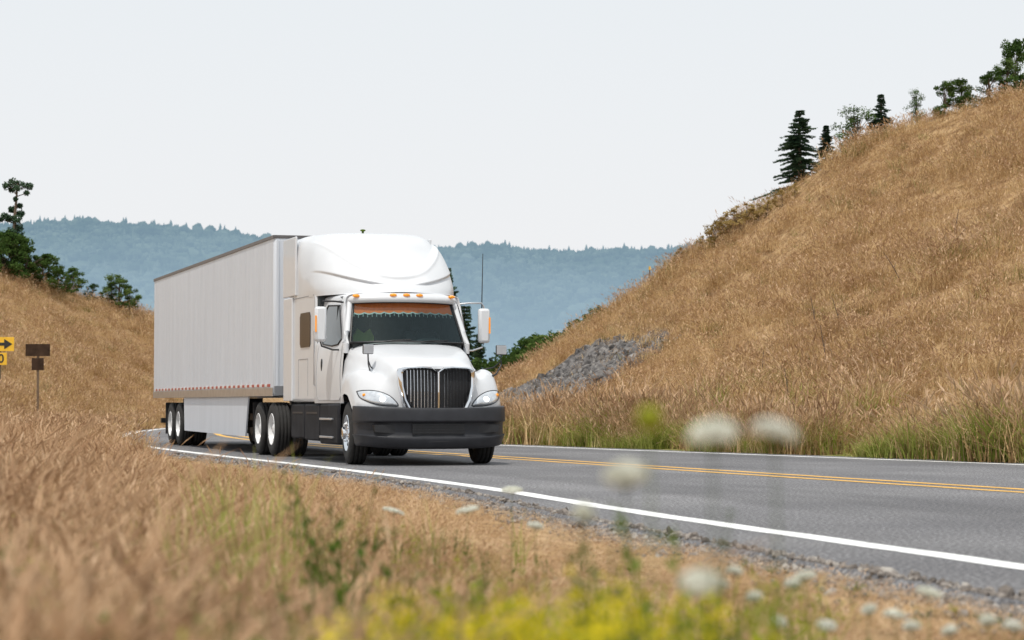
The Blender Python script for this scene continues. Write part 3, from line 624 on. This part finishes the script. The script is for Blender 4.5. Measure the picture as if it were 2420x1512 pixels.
m_=MB(); m_.box(-1.21,1.21,3.55,5.75,1.0,2.86); slp=m_.obj("sleeper",white,T,bevel=.06,smooth=True)
lev=[(2.80,1.20,2.38,3.5,1.21),(2.92,1.205,2.46,3.52,1.21),(3.05,1.20,2.60,3.58,1.21),(3.22,1.185,2.80,3.70,1.21),(3.43,1.15,3.06,3.88,1.21),(3.62,1.10,3.34,4.06,1.20),(3.76,1.04,3.62,4.24,1.18),(3.87,.96,3.92,4.42,1.12),(3.94,.82,4.25,4.65,.98),(3.97,.5,4.7,4.95,.6),(3.98,.02,5.2,5.3,.02)]
Hf=[]
for z,w,yc,ys_,wr in lev:
    Hf.append([(0,yc,z),(.34*w,yc+.05*(ys_-yc),z),(.64*w,yc+.24*(ys_-yc),z),(.87*w,yc+.55*(ys_-yc),z),(w,ys_+.08,z),((w+wr)/2+.005,(ys_+5.75)/2-.2,z),(wr,5.2,z),(wr,5.78,z)])
G=dense(Hf,150,190)
x_,y_,z_=G[...,0],G[...,1],G[...,2]
front=sm((4.9-y_)/.6)
za=3.14+.58*np.abs(x_/1.0)**2.2
dn=sm((z_-za)/.035)*sm((3.9-z_)/.35)*.17-.06*np.exp(-((z_-za+.03)/.05)**2)
za2=2.93+.20*np.abs(x_)**2; dn=dn-.08*sm((z_-za2)/.04)*sm((za-z_)/.10+.2)*sm((np.abs(x_)-.15)/.4)
G[...,1]+=dn*front
fa=MB().grid(G).obj("roof_fairing",white,T,smooth=True,angle=0,label="tall sculpted white roof fairing")
for sg in (-1,1):
    m_=MB(); a,b_=sorted((sg*1.205,sg*1.245)); m_.box(a,b_,5.15,6.25,2.88,3.93); m_.box(a,b_,5.45,6.2,1.02,2.86); m_.obj("side_extender",white,T,bevel=.015)
m_=MB(); m_.box(-1.1,1.1,5.70,5.80,1.0,3.8); m_.obj("sleeper_back_wall",white,T)
for sg in (-1,1):
    m_=MB()
    def sb(y0,y1,z0,z1,x=1.2125): a,b_=sorted((sg*(x-.01),sg*(x+.0015))); m_.box(a,b_,y0,y1,z0,z1)
    sb(3.62,3.635,1.05,2.8); sb(4.2,4.21,1.1,1.75); sb(5.0,5.01,1.1,1.75); sb(4.21,5.0,1.74,1.75); sb(3.7,5.4,2.82,2.835)
    m_.obj("panel_seams",seam,slp)
    m_=MB(); m_.add([(sg*1.217,y,z) for y,z in ((3.98,2.0),(4.05,1.95),(4.78,1.95),(4.85,2.02),(4.85,2.48),(4.78,2.55),(4.05,2.55),(3.98,2.48))],[tuple(range(8))]); m_.obj("sleeper_window",brglass,slp,solid=.01)
cbv=BVHTree.FromPolygons([v.co.copy() for v in cab.data.vertices],[tuple(p.vertices) for p in cab.data.polygons])
def xside(y,z):
    h=cbv.ray_cast(Vector((3,y,z)),Vector((-1,0,0))); return h[0].x if h[0] is not None else 1.1
def sidepatch(O,sg,off):
    O=np.array(O,float); c=O.mean(0); V=[];fs=[];N_=len(O); rs=(1,.66,.33,0)
    for r_ in rs:
        for y,z in O:
            yy=c[0]+(y-c[0])*r_; zz=c[1]+(z-c[1])*r_; V.append((sg*(xside(yy,zz)+off),yy,zz))
    for k in range(3):
        for i in range(N_): fs.append((k*N_+i,k*N_+(i+1)%N_,(k+1)*N_+(i+1)%N_,(k+1)*N_+i))
    return V,fs,N_
def lin(o,k=6):
    R_=[]
    for i in range(len(o)):
        a=np.array(o[i]);b_=np.array(o[(i+1)%len(o)])
        for j in range(k): R_.append(tuple(a+(b_-a)*j/k))
    return R_
wo=[(2.2,2.03),(2.34,2.35),(2.46,2.60),(3.12,2.62),(3.2,2.55),(3.2,2.05),(3.1,1.97),(2.6,1.93),(2.3,1.95)]
do=[(2.12,1.1),(2.12,1.95),(2.36,2.5),(2.45,2.68),(3.25,2.69),(3.36,2.6),(3.38,1.1),(3.3,1.03),(2.2,1.03)]
for sg in (-1,1):
    V,fs,N_=sidepatch(lin(do),sg,.004); dr=MB().add(V,fs).obj("door",white,T,smooth=True,angle=0)
    m_=MB(); m_.tube([V[i] for i in range(N_)]+[V[0]],.005,4); m_.obj("door_gap",seam,dr)
    V,fs,N_=sidepatch(lin(wo),sg,.010); w_=MB().add(V,fs).obj("door_window",dglass,dr,smooth=True,angle=0)
    m_=MB(); m_.tube([V[i] for i in range(N_)]+[V[0]],.014,6); x=xside(2.52,2.3)+.012; m_.tube([(sg*x,2.52,1.96),(sg*(x-.03),2.55,2.6)],.014,6); m_.obj("window_seal",black,dr)
    m_=MB(); x=xside(3.05,1.6); m_.ball((sg*(x+.005),3.08,1.62),(.015,.045,.11)); m_.obj("door_handle",black,dr,smooth=True)
    m_=MB(); x=xside(3.4,1.8)+.05; m_.tube([(sg*(x-.05),3.46,1.25),(sg*x,3.46,1.3),(sg*x,3.46,2.2),(sg*(x-.05),3.46,2.25)],.012,8); m_.obj("grab_handle",alu,T,smooth=True)
def wsp(s,t,off=0):
    x=s*(1.0-.13*t); y0=2.03-.28*(1-s*s); y1=2.36-.20*(1-s*s); return (x,y0+(y1-y0)*t+off,1.975+.685*t-.02*s*s)
ss=np.linspace(-.965,.965,24); ts=np.linspace(.02,.99,10)
ws=MB().grid(np.array([[wsp(s,t) for s in ss] for t in ts])).obj("windshield",gl,T,smooth=True,angle=0)
m_=MB(); ring=[wsp(s,0.02,-.006) for s in ss]+[wsp(.965,t,-.006) for t in ts[1:]]+[wsp(s,.99,-.006) for s in ss[::-1][1:]]+[wsp(-.965,t,-.006) for t in ts[::-1][1:]]
m_.tube(ring,.018,6); m_.obj("windshield_seal",black,ws,smooth=True)
for sg in (-1,1): m_=MB(); m_.tube([(sg*1.03,2.06,1.80),(sg*1.025,2.06,1.95),(sg*.985,2.15,2.15),(sg*.93,2.29,2.45),(sg*.885,2.40,2.70)],[.05,.06,.056,.052,.055],12); m_.obj("windshield_pillar",white,T,smooth=True)
m_=MB()
for s0 in (-.55,.12): m_.tube([wsp(s0,.01,-.03),wsp(s0+.25,.05,-.03),wsp(s0+.55,.07,-.02)],.008,5)
m_.grid(np.array([[ (s*1.02,2.0-.28*(1-s*s)-.07,1.972) for s in ss],[(s*1.0,2.03-.28*(1-s*s)+.02,1.995) for s in ss]])); m_.obj("wiper",black,ws)
m_=MB(); sv=np.linspace(-.93,.93,120)
low=[.76-.035*abs(math.sin(i*.28)) for i in range(120)]
m_.grid(np.array([[wsp(s,.97,.035) for s in sv],[wsp(s,.86,.035) for s in sv],[wsp(s,low[i],.035) for i,s in enumerate(sv)]]),0)
m_.grid(np.array([[wsp(s,low[i],.03) for i,s in enumerate(sv)],[wsp(s,low[i]-.03,.03) for i,s in enumerate(sv)]]),1)
for i in range(0,120,5): m_.tube([wsp(sv[i],low[i],.03),wsp(sv[i],low[i]-.10,.03)],.005,4,1)
m_.obj("sun_valance",[orange,fringe],ws)
m_=MB(); m_.box(-.92,.92,1.95,2.55,1.75,1.99); m_.ball((.45,2.3,1.98),(.28,.2,.09)); m_.obj("dashboard",interior,T,bevel=.03)
for x in (-.5,.5): m_=MB(); m_.box(x-.27,x+.27,3.05,3.25,1.3,2.2); m_.box(x-.16,x+.16,3.08,3.2,2.2,2.45); m_.obj("seat",interior,T,bevel=.05)
m_=MB(); m_.box(-1.19,1.19,3.48,3.52,1.1,2.8); m_.box(-1.0,-.98,2.45,3.48,1.1,2.75); m_.box(.98,1.0,2.45,3.48,1.1,2.75); m_.obj("cab_lining",interior,T)
m_=MB(); m_.tube([(.5+.21*math.cos(a),2.62+.05*math.sin(a),2.05+.19*math.sin(a)) for a in np.linspace(0,6.283,20)],.016,6); m_.obj("steering_wheel",black,T)
m_=MB(); m_.prism([(-.68,1.75),(-.34,1.75),(-.33,2.1),(-.40,2.24),(-.5,2.16),(-.62,2.24),(-.70,2.1)],2.98,3.04); m_.obj("safety_vest",vest,T,bevel=.01,label="yellow-green vest hung over seat")
m_=MB(); sx=np.linspace(-1,1,30)
Gv=[]
for (z,oy,xs_) in ((2.655,.00,.90),(2.65,-.10,.93),(2.70,-.13,.95),(2.76,-.10,.95),(2.81,.02,.93),(2.83,.20,.92)):
    Gv.append([(s*xs_,2.36-.20*(1-s*s)+oy+.12*abs(s)**6,z-.02*s*s) for s in sx])
vis=m_.grid(np.array(Gv)).obj("sun_visor",white,T,smooth=True,angle=0)
for s in (-.86,-.235,0,.235,.86):
    m_=MB(); m_.ball((s*.95,2.36-.20*(1-s*s)-.10+.05*abs(s)**6,2.768-.02*s*s),(.062,.04,.026)); m_.obj("marker_lamp",amber,vis,smooth=True)
for sg in (-1,1):
    m_=MB(); cx=sg*1.40; y=2.30
    m_.box(cx-.10,cx+.10,y-.06,y+.06,1.99,2.57); mi=m_.obj("side_mirror",white,T,bevel=.045,smooth=True)
    m_=MB(); m_.box(cx-.085,cx+.085,y+.058,y+.064,2.03,2.53); m_.obj("mirror_glass",chrome,mi)
    m_=MB(); xa=cx+sg*.088; m_.box(xa-.012,xa+.012,y-.064,y-.05,2.15,2.42); m_.obj("turn_lamp",amber,mi)
    mt=black if sg<0 else alu
    m_=MB(); m_.tube([(sg*.93,2.38,2.64),(sg*1.15,2.32,2.66),(sg*1.36,2.30,2.66),(cx,2.30,2.60),(cx,2.30,2.5)],.015,8); m_.obj("mirror_arm",mt,mi,smooth=True)
    m_=MB(); m_.tube([(sg*1.08,2.25,1.86),(sg*1.2,2.28,1.86),(cx-.02*sg,2.30,1.92),(cx,2.30,2.0)],.015,8); m_.obj("mirror_arm",mt,mi,smooth=True)
for sg,hx,bx in ((-1,-.93,-.88),(1,1.28,1.02)):
    m_=MB(); m_.box(hx-.09,hx+.09,.86,.91,1.76,1.92); hm_=m_.obj("hood_mirror",black,T,bevel=.02)
    m_=MB(); m_.box(hx-.082,hx+.082,.845,.858,1.768,1.912); m_.obj("mirror_back",alu,hm_,bevel=.01)
    m_=MB(); m_.tube([(hx,.89,1.78),(hx*.985+bx*.015,.86,1.6),(hx*.6+bx*.4,.80,1.45),(bx,.72,1.38)],[.013,.013,.015,.022],8)
    m_.tube([(hx*.98+bx*.02,.87,1.66),(hx*.8+bx*.2+sg*-.05,.95,1.56),(bx-sg*.12,1.1,1.5)],.011,6); m_.ball((bx,.72,1.375),(.045,.05,.03)); m_.obj("mirror_stalk",black,hm_,smooth=True)
m_=MB(); m_.tube([(1.38,2.36,2.55),(1.40,2.36,3.5)],[.010,.006],6); m_.obj("antenna",black,T)
m_=MB(); m_.tube([(-.15,4.6,3.95),(-.15,4.6,4.01)],.02,6); m_.ball((-.15,4.6,4.02),(.05,.05,.02)); m_.obj("roof_beacon",weedm,T)
for sg in (-1,1):
    m_=MB(); a,b_=sorted((sg*.85,sg*1.19))
    m_.box(a,b_,1.92,3.3,.30,.97); m_.box(a,b_,3.33,4.55,.34,.97); m_.box(a,b_,4.58,5.75,.36,.97)
    sk=m_.obj("chassis_skirt",dskirt,T,bevel=.035,smooth=True)
    m_=MB(); a,b_=sorted((sg*1.1,sg*1.225))
    for (y0,y1,z) in ((2.2,3.2,.40),(2.25,3.2,.70)): m_.box(a,b_,y0,y1,z,z+.035)
    m_.obj("step",alu,sk,bevel=.008)
    m_=MB(); a,b_=sorted((sg*1.185,sg*1.196)); m_.box(a,b_,3.5,4.4,.80,.83); m_.box(a,b_,4.7,5.6,.80,.83); m_.obj("skirt_trim",black,sk)
m_=MB(); m_.box(-1.1,1.1,6.2,6.35,.95,1.02); m_.tube([(-1.0,6.3,1.0),(-.9,5.9,1.05)],.05); m_.obj("fifth_wheel_deck",black,T)
y0,y1=6.85,22.45
m_=MB(); m_.box(-1.3,1.3,y0,y1,1.12,4.06); tb=m_.obj("trailer",twhite,T,bevel=.05,smooth=True,label="long smooth white box trailer")
rib=P("rib_white",(.52,.55,.60),.5)
for sg in (-1,1):
    m_=MB()
    for y in np.arange(y0+.45,y1-.2,.41):
        a,b_=sorted((sg*1.299,sg*1.3025)); m_.box(a,b_,y-.007,y+.007,1.36,3.96)
    m_.obj("side_panel_ribs",rib,tb)
m_=MB()
for sg in (-1,1):
    a,b_=sorted((sg*1.298,sg*1.312)); m_.box(a,b_,y0+.02,y1,1.11,1.27); 
m_.box(-1.29,1.29,y0-.012,y0-.001,1.12,1.30); m_.obj("bottom_rail",alu,tb,bevel=.004)
m_=MB()
for sg in (-1,1):
    a,b_=sorted((sg*1.298,sg*1.316)); m_.box(a,b_,y0,y1,4.01,4.075)
m_.box(-1.30,1.30,y0-.01,y0+.02,4.02,4.075); m_.obj("roof_rail",P("dark_rail",(.16,.15,.15),.5,.5),tb,bevel=.004)
for sg in (-1,1):
    m_=MB(); a,b_=sorted((sg*1.30,sg*1.3155));k=0
    for y in np.arange(y0+.3,y1-.3,.26): m_.box(a,b_,y,y+.24,1.285,1.335,k%2); k+=1
    m_.obj("reflective_tape",[red,wref],tb)
m_=MB()
for x in (-1.22,1.22): m_.box(x-.015,x+.015,y0-.02,y0-.002,1.3,3.98)
for x in (-.8,-.4,0,.4,.8): m_.box(x-.01,x+.01,y0-.01,y0-.002,1.3,3.98)
m_.obj("front_posts",twhite,tb)
for sg in (-1,1):
    m_=MB(); V=[(sg*1.25,9.6,1.11),(sg*1.25,17.75,1.11),(sg*1.25,17.65,.36),(sg*1.25,9.9,.33)]; m_.add(V,[(0,1,2,3)]); m_.obj("trailer_skirt",twhite,tb,solid=.03)
m_=MB(); m_.box(-.5,.5,17.4,20.8,.75,1.1); m_.box(-1.1,1.1,18.47,18.62,.42,.58); m_.box(-1.1,1.1,19.72,19.87,.42,.58); m_.box(-1.15,1.15,22.1,22.25,.5,.62); m_.box(-.6,-.5,22.1,22.2,.6,1.1); m_.box(.5,.6,22.1,22.2,.6,1.1)
m_.obj("trailer_bogie",black,tb)
for y in (20.7,9.15):
    for sg in (-1,1): m_=MB(); a,b_=sorted((sg*.66,sg*1.25)); m_.box(a,b_,y,y+.012,.25,1.0); m_.obj("mud_flap",black,T)
# ---------------------------------------------------------------- signs
ysign=P("yellow_sign_sheet",(.80,.47,.03),.5,var=.06); bl=P("black_ink",(.02,.02,.02),.6); brown=P("weathered_sign_back",(.05,.03,.02),.8,var=.4,scale=4,spec=.1); post=P("wooden_post",(.16,.11,.07),.9,var=.3,scale=8)
d=75
x,y,z=place(-2,d); e=empty("curve_warning_sign",(x,y,z),0,"yellow warning sign with black arrow and speed plate","road sign")
zc=zat(813,d)-z; m_=MB(); m_.box(-.06,.04,.03,.12,-.3,zc+.2); m_.obj("post",post,e)
m_=MB(); m_.box(-.48,.485,.0,.02,zc-.23,zc+.23); sp_=m_.obj("arrow_panel",ysign,e,bevel=.006)
m_=MB(); m_.prism([(-.35,-.05+zc),(.16,-.05+zc),(.16,-.17+zc),(.43,zc),(.16,.17+zc),(.16,.05+zc),(-.35,.05+zc)],-.006,-.001); m_.obj("arrow",bl,sp_)
m_=MB(); zb=zat(848,d)-z; m_.box(-.33,.25,.0,.02,zb-.2,zb+.2); pl=m_.obj("speed_plate",ysign,e,bevel=.006)
def textobj(s,size,loc,parent,mat):
    c=bpy.data.curves.new("digits",'FONT'); c.body=s; c.size=size; c.align_x='CENTER'; c.align_y='CENTER'; c.offset=.006; c.extrude=.002
    o=bpy.data.objects.new("t",c); root.objects.link(o); bpy.context.view_layer.update()
    me=bpy.data.meshes.new_from_object(o.evaluated_get(bpy.context.evaluated_depsgraph_get())); bpy.data.objects.remove(o)
    me.materials.clear(); me.materials.append(mat); q=bpy.data.objects.new("speed_digits",me); link(q,parent); q.location=loc; q.rotation_euler=(math.pi/2,0,0)
textobj("30",.40,(-.04,-.006,zb),pl,bl)
x,y,z=place(89,d); e=empty("road_sign",(x,y,z),0,"dark weathered road sign seen from behind on post","road sign")
zc=zat(827,d)-z; m_=MB(); m_.box(-.035,.035,.03,.09,-.3,zc); m_.obj("post",post,e)
m_=MB(); m_.box(-.40,.40,0,.025,zc-.2,zc+.2); m_.obj("sign_panel",brown,e,bevel=.005)
zb=zat(860,d)-z; m_=MB(); m_.box(-.2,.2,0,.025,zb-.2,zb+.2); m_.obj("sign_panel",brown,e,bevel=.005)
x,y,z=place(1536,99); e=empty("marker_stake",(x,y,z),0,"thin wooden stake with orange tip on slope","stake"); h=zat(632,99)-z
m_=MB(); m_.tube([(0,0,-.1),(0,0,h)],.03,5); m_.obj("stake_post",post,e); m_=MB(); m_.box(-.04,.04,-.03,.03,h-.1,h+.05); m_.obj("stake_tip",ysign,e)
# ---------------------------------------------------------------- wildflowers
def lace(u,y,d,r=.045,bud=False):
    x,yy,z=place(u,d); h=zat(y,d)-z; R=random.Random(int(u*7+y))
    e=empty("wildflower",(x,yy,z),R.uniform(0,6),"closed green flower head on thin stem" if bud else "white flat-topped wildflower on thin green stem","wildflower","white wildflowers on the verge")
    m=MB(); bx=R.uniform(-.06,.06); m.tube([(bx,0,0),(bx*.4,0,h*.5),(0,0,h-.02)],[.002,.0016,.0012],5)
    for k in range(12):
        t=R.uniform(.1,.75); a=R.uniform(0,6.28); L=R.uniform(.03,.08); p=Vector((bx*(1-t),0,h*t)); dr=Vector((math.cos(a),math.sin(a),.5))*L; sd=Vector((-math.sin(a),math.cos(a),0))*.005
        m.add([p,p+dr*.5+sd,p+dr,p+dr*.5-sd],[(0,1,2,3)])
    m.obj("stem",weedm,e)
    m=MB()
    if bud:
        for k in range(300):
            v=Vector((R.gauss(0,1),R.gauss(0,1),R.gauss(0,1))).normalized()*r*R.uniform(.5,1); s=.006; a=v.orthogonal().normalized()*s; b2=v.cross(a).normalized()*s
            p=Vector((0,0,h))+v; m.add([p-a,p+b2,p+a,p-b2],[(0,1,2,3)])
        m.obj("flower_head",yleaf,e)
    else:
        tl=R.uniform(.1,.3); ta=R.uniform(0,6.28)
        for k in range(18):
            a=R.uniform(0,6.28); q=R.random()**.5*r; m.tube([(0,0,h-.02),(q*math.cos(a),q*math.sin(a),h-.002)],.0005,3)
        for k in range(900):
            a=R.uniform(0,6.28); q=R.random()**.5*r; p=Vector((q*math.cos(a),q*math.sin(a),h+.010*(1-(q/r)**2)+R.uniform(-.004,.005)+tl*q*math.cos(a-ta))); s=R.uniform(.003,.0055); t=R.uniform(0,3)
            m.add([p+Vector((math.cos(t+i*1.57)*s,math.sin(t+i*1.57)*s,R.uniform(-.004,.005))) for i in range(4)],[(0,1,2,3)],1)
        m.obj("flower_head",[weedm,wflow],e)
for q in ((1685,1028,2.7,.028),(1830,1025,2.8,.026),(1478,1125,2.8,.024),(1655,1378,3.0,.026),(1380,1215,3.6,.014),(1210,1158,11,.05),(1105,1205,10,.05),(1265,1243,9,.03),(930,1208,11,.05),(1780,1410,6,.02),(1900,1362,6.5,.03),
    (1870,1380,6.2,.02),(2192,1400,6.8,.035),(2330,1465,6.2,.02),(1950,1478,6,.025),(1835,1468,6,.022),(2110,1452,6.3,.03),(2050,1440,6.4,.02),(1735,1350,6.5,.02),(2240,1490,6.0,.02),(1690,1385,5.5,.03),(2390,1480,6.0,.025),(2150,1480,5.9,.02)): lace(*q)
lace(1535,990,2.6,.016,True)
for i in range(16):
    u=random.uniform(2290,2440); d=random.uniform(38.5,41.5); lace(u,random.uniform(990,1055),d,.07)
def leafy(h,k,nst,nl,ll,mleaf,mfl=None,nf=0,name="foliage"):
    R=random.Random(k); m=MB()
    for s in range(nst):
        a=R.uniform(0,6.28); ln=R.uniform(.05,.3)*h; hh=h*R.uniform(.65,1); tip=Vector((math.cos(a)*ln,math.sin(a)*ln,hh)); m.tube([(0,0,0),tip*.5+Vector((0,0,.04*h)),tip],[.004,.003,.0015],4)
        for j in range(nl):
            t=R.uniform(.2,1); p=tip*t; b2=R.uniform(0,6.28); L=ll*R.uniform(.5,1.2)*(1.2-t*.6); dr=Vector((math.cos(b2),math.sin(b2),R.uniform(-.1,.9)))*L; sd=Vector((-math.sin(b2),math.cos(b2),0))*L*.2
            m.add([p,p+dr*.5+sd,p+dr,p+dr*.5-sd],[(0,1,2,3)])
        if mfl:
            for j in range(nf):
                p=tip+Vector((R.gauss(0,.018),R.gauss(0,.018),R.gauss(0,.018))); s_=R.uniform(.005,.009)
                u1=Vector((R.gauss(0,1),R.gauss(0,1),R.gauss(0,1))).normalized(); v1=u1.orthogonal().normalized(); m.add([p-u1*s_,p+v1*s_,p+u1*s_,p-v1*s_],[(0,1,2,3)],1)
    return m.mesh(name,[mleaf,mfl or mleaf])
YP=[leafy(1*.7,60+i,6,18,.06,yleaf,yflow,15) for i in range(4)]; GP=[leafy(.7,70+i,6,22,.07,weedm) for i in range(4)]; YG=[leafy(.7,80+i,6,22,.06,yleaf) for i in range(3)]
def plant(name,u,d,top,mesh,label,cat,group):
    x,y,z=place(u,d); o=bpy.data.objects.new(name,mesh); link(o); h=max(.2,zat(top,d)-z); s=h/.7; o.location=(x,y,z); o.scale=(s,s,s); o.rotation_euler=(0,0,random.uniform(0,6)); tag(o,label,cat,group)
for i in range(46):
    d=random.uniform(3.3,5.4); u=random.uniform(870,1640); top=1355+abs(u-1330)*.12+random.uniform(0,140)
    plant("yellow_wildflower",u,d,top,YP[i%4],"yellow flowering weed with bright green leaves on verge","wildflower","yellow wildflowers on the verge")
for i in range(40):
    d=random.uniform(3.6,7.5); u=random.uniform(950,2000); top=random.uniform(1260,1420)+max(0,u-1500)*.14
    plant("leafy_weed",u,d,top,YG[i%3],"yellow-green leafy weed in dry grass","weed","leafy weeds on the verge")
for u,d,t in ((790,7,1110),(815,7.2,1150),(770,6.8,1180),(1100,5.5,1230),(1120,5.6,1270),(895,5.6,1240),(740,5.6,1280),(500,4,1380),(380,3.8,1420),(200,3.8,1400),(1480,4.0,1180),(1440,4.2,1210),(1650,4.2,1190),(60,4,1390),(620,4,1370)):
    plant("leafy_weed",u,d,t,GP[int(u)%4],"dark green leafy weed stalk in dry grass","weed","leafy weeds on the verge")
wc=src_coll("verge_weed_sources",[leafy(.7,90+i,4,18,.06,weedm,name="weed_src_%d"%i) for i in range(2)]+[leafy(.7,95+i,4,18,.06,yleaf,name="weed_src_y%d"%i) for i in range(2)])
N=1500; U=rng.uniform(-300,2700,N); D=np.exp(rng.uniform(math.log(3.3),math.log(14),N)); X=(U-CU)/F*D; Y=D; lf=WL(Y)-shoulder(Y)-X
ytb=np.interp(U,[-500,0,300,400,700,1000,1200,1500,1900,2420,2900],[1000,1060,1090,1110,1135,1160,1210,1290,1370,1455,1530])+np.interp(D,[3,6,14],[330,190,40])
hh=np.clip((zat(ytb,D)-terr(X,Y))/.7*rng.uniform(.5,1.1,N),.1,1.1)
keep=(lf>.4)&(fbm(X/.8,Y/.8,61)>-.02)
p,r,s=finish(X,Y,keep,hh,.05); scatter("verge_weeds",p,r,s,rng.integers(0,4,len(p)),wc,"low green weeds mixed into the dry grass")
GB=[]
for i in range(3):
    mb=MB()
    for _ in range(16): blade(mb,random.gauss(0,.05),random.gauss(0,.05),random.uniform(0,6.28),random.uniform(.5,1),random.uniform(.1,.55),.014,0,segs=(0,.25,.5,.75,.9,1))
    GB.append(mb.mesh("green_blades",[greeng]))
for u,d,t in ((500,11,1040),(545,10.5,1050),(585,10,1030),(630,10.5,1060),(680,10,1020),(560,8,1150),(620,8,1140),(415,8,1130),(430,8.2,1160),(690,8.5,1150),(590,7.5,1180),(480,13,1080),(650,13,1040),(530,12,1060),(1020,12,1140),(1230,13,1180)):
    x,y,z=place(u,d); o=bpy.data.objects.new("green_grass_clump",GB[int(u)%3]); link(o); s=zat(t,d)-z; o.location=(x,y,z); o.scale=(s,s,s); o.rotation_euler=(0,0,u); tag(o,"bright green long-bladed grass clump in dry grass","grass clump","green grass clumps on the verge")
for u,d,L in ((1930,62,1.0),(1990,60,.9),(1955,55,1.1),(2130,63,.8),(2225,64,.9),(2255,66,1.0),(1800,58,.7),(1865,52,.8)):
    x,y,z=place(u,d); e=MB(); a=random.uniform(-.9,.9); e.tube([(0,0,0),(a*L*.4,0,L*.45),(a*L,0,L)],[.018,.015,.007],5); e.tube([(a*L*.4,0,L*.45),(a*L*.2,.1,L*.7)],[.010,.005],4)
    o=e.obj("dead_stalk",bark); o.location=(x,y,z); tag(o,"thin dark dead stalk sticking out of dry grass","weed stalk","dead stalks on the hillside")
# ---------------------------------------------------------------- world, sun, camera
sv=Vector((-.12,-.41,.905)).normalized()
w=bpy.data.worlds.new("World"); scene.world=w; w.use_nodes=True; n=w.node_tree.nodes; l=w.node_tree.links; bg=n['Background']
sky=n.new('ShaderNodeTexSky'); sky.sky_type='NISHITA'; sky.sun_disc=False; sky.sun_elevation=math.asin(sv.z); sky.sun_rotation=math.atan2(sv.x,sv.y); sky.dust_density=6; sky.air_density=1.0
tc=n.new('ShaderNodeTexCoord'); sp=n.new('ShaderNodeSeparateXYZ'); l.new(tc.outputs['Generated'],sp.inputs[0]); r=n.new('ShaderNodeValToRGB')
r.color_ramp.elements[0].position=0; r.color_ramp.elements[0].color=(.98,.975,.985,1); r.color_ramp.elements[1].position=.28; r.color_ramp.elements[1].color=(.84,.90,.94,1)
l.new(sp.outputs[2],r.inputs[0]); sc_=n.new('ShaderNodeVectorMath'); sc_.operation='SCALE'; sc_.inputs['Scale'].default_value=10; l.new(r.outputs[0],sc_.inputs[0])
mx=n.new('ShaderNodeMix'); mx.data_type='RGBA'; mx.inputs[0].default_value=.9; l.new(sky.outputs[0],mx.inputs[6]); l.new(sc_.outputs[0],mx.inputs[7]); l.new(mx.outputs[2],bg.inputs[0]); bg.inputs[1].default_value=.1
sd=bpy.data.lights.new("sun",'SUN'); sd.energy=3.0; sd.angle=math.radians(.6); sd.color=(1,.95,.87); so=bpy.data.objects.new("sun",sd); link(so); so.rotation_euler=sv.to_track_quat('Z','Y').to_euler()
cd=bpy.data.cameras.new("camera"); cd.sensor_width=36; cd.lens=F/2420*36; cd.clip_start=.1; cd.clip_end=30000
cam=bpy.data.objects.new("camera",cd); link(cam); cam.location=(0,0,HC); cam.rotation_euler=(math.radians(90)+math.atan(198/F),0,0)
cd.dof.use_dof=True; cd.dof.focus_distance=38; cd.dof.aperture_fstop=3.2
scene.camera=cam
scene.view_settings.view_transform='Standard'; scene.view_settings.look='None'; scene.view_settings.exposure=0
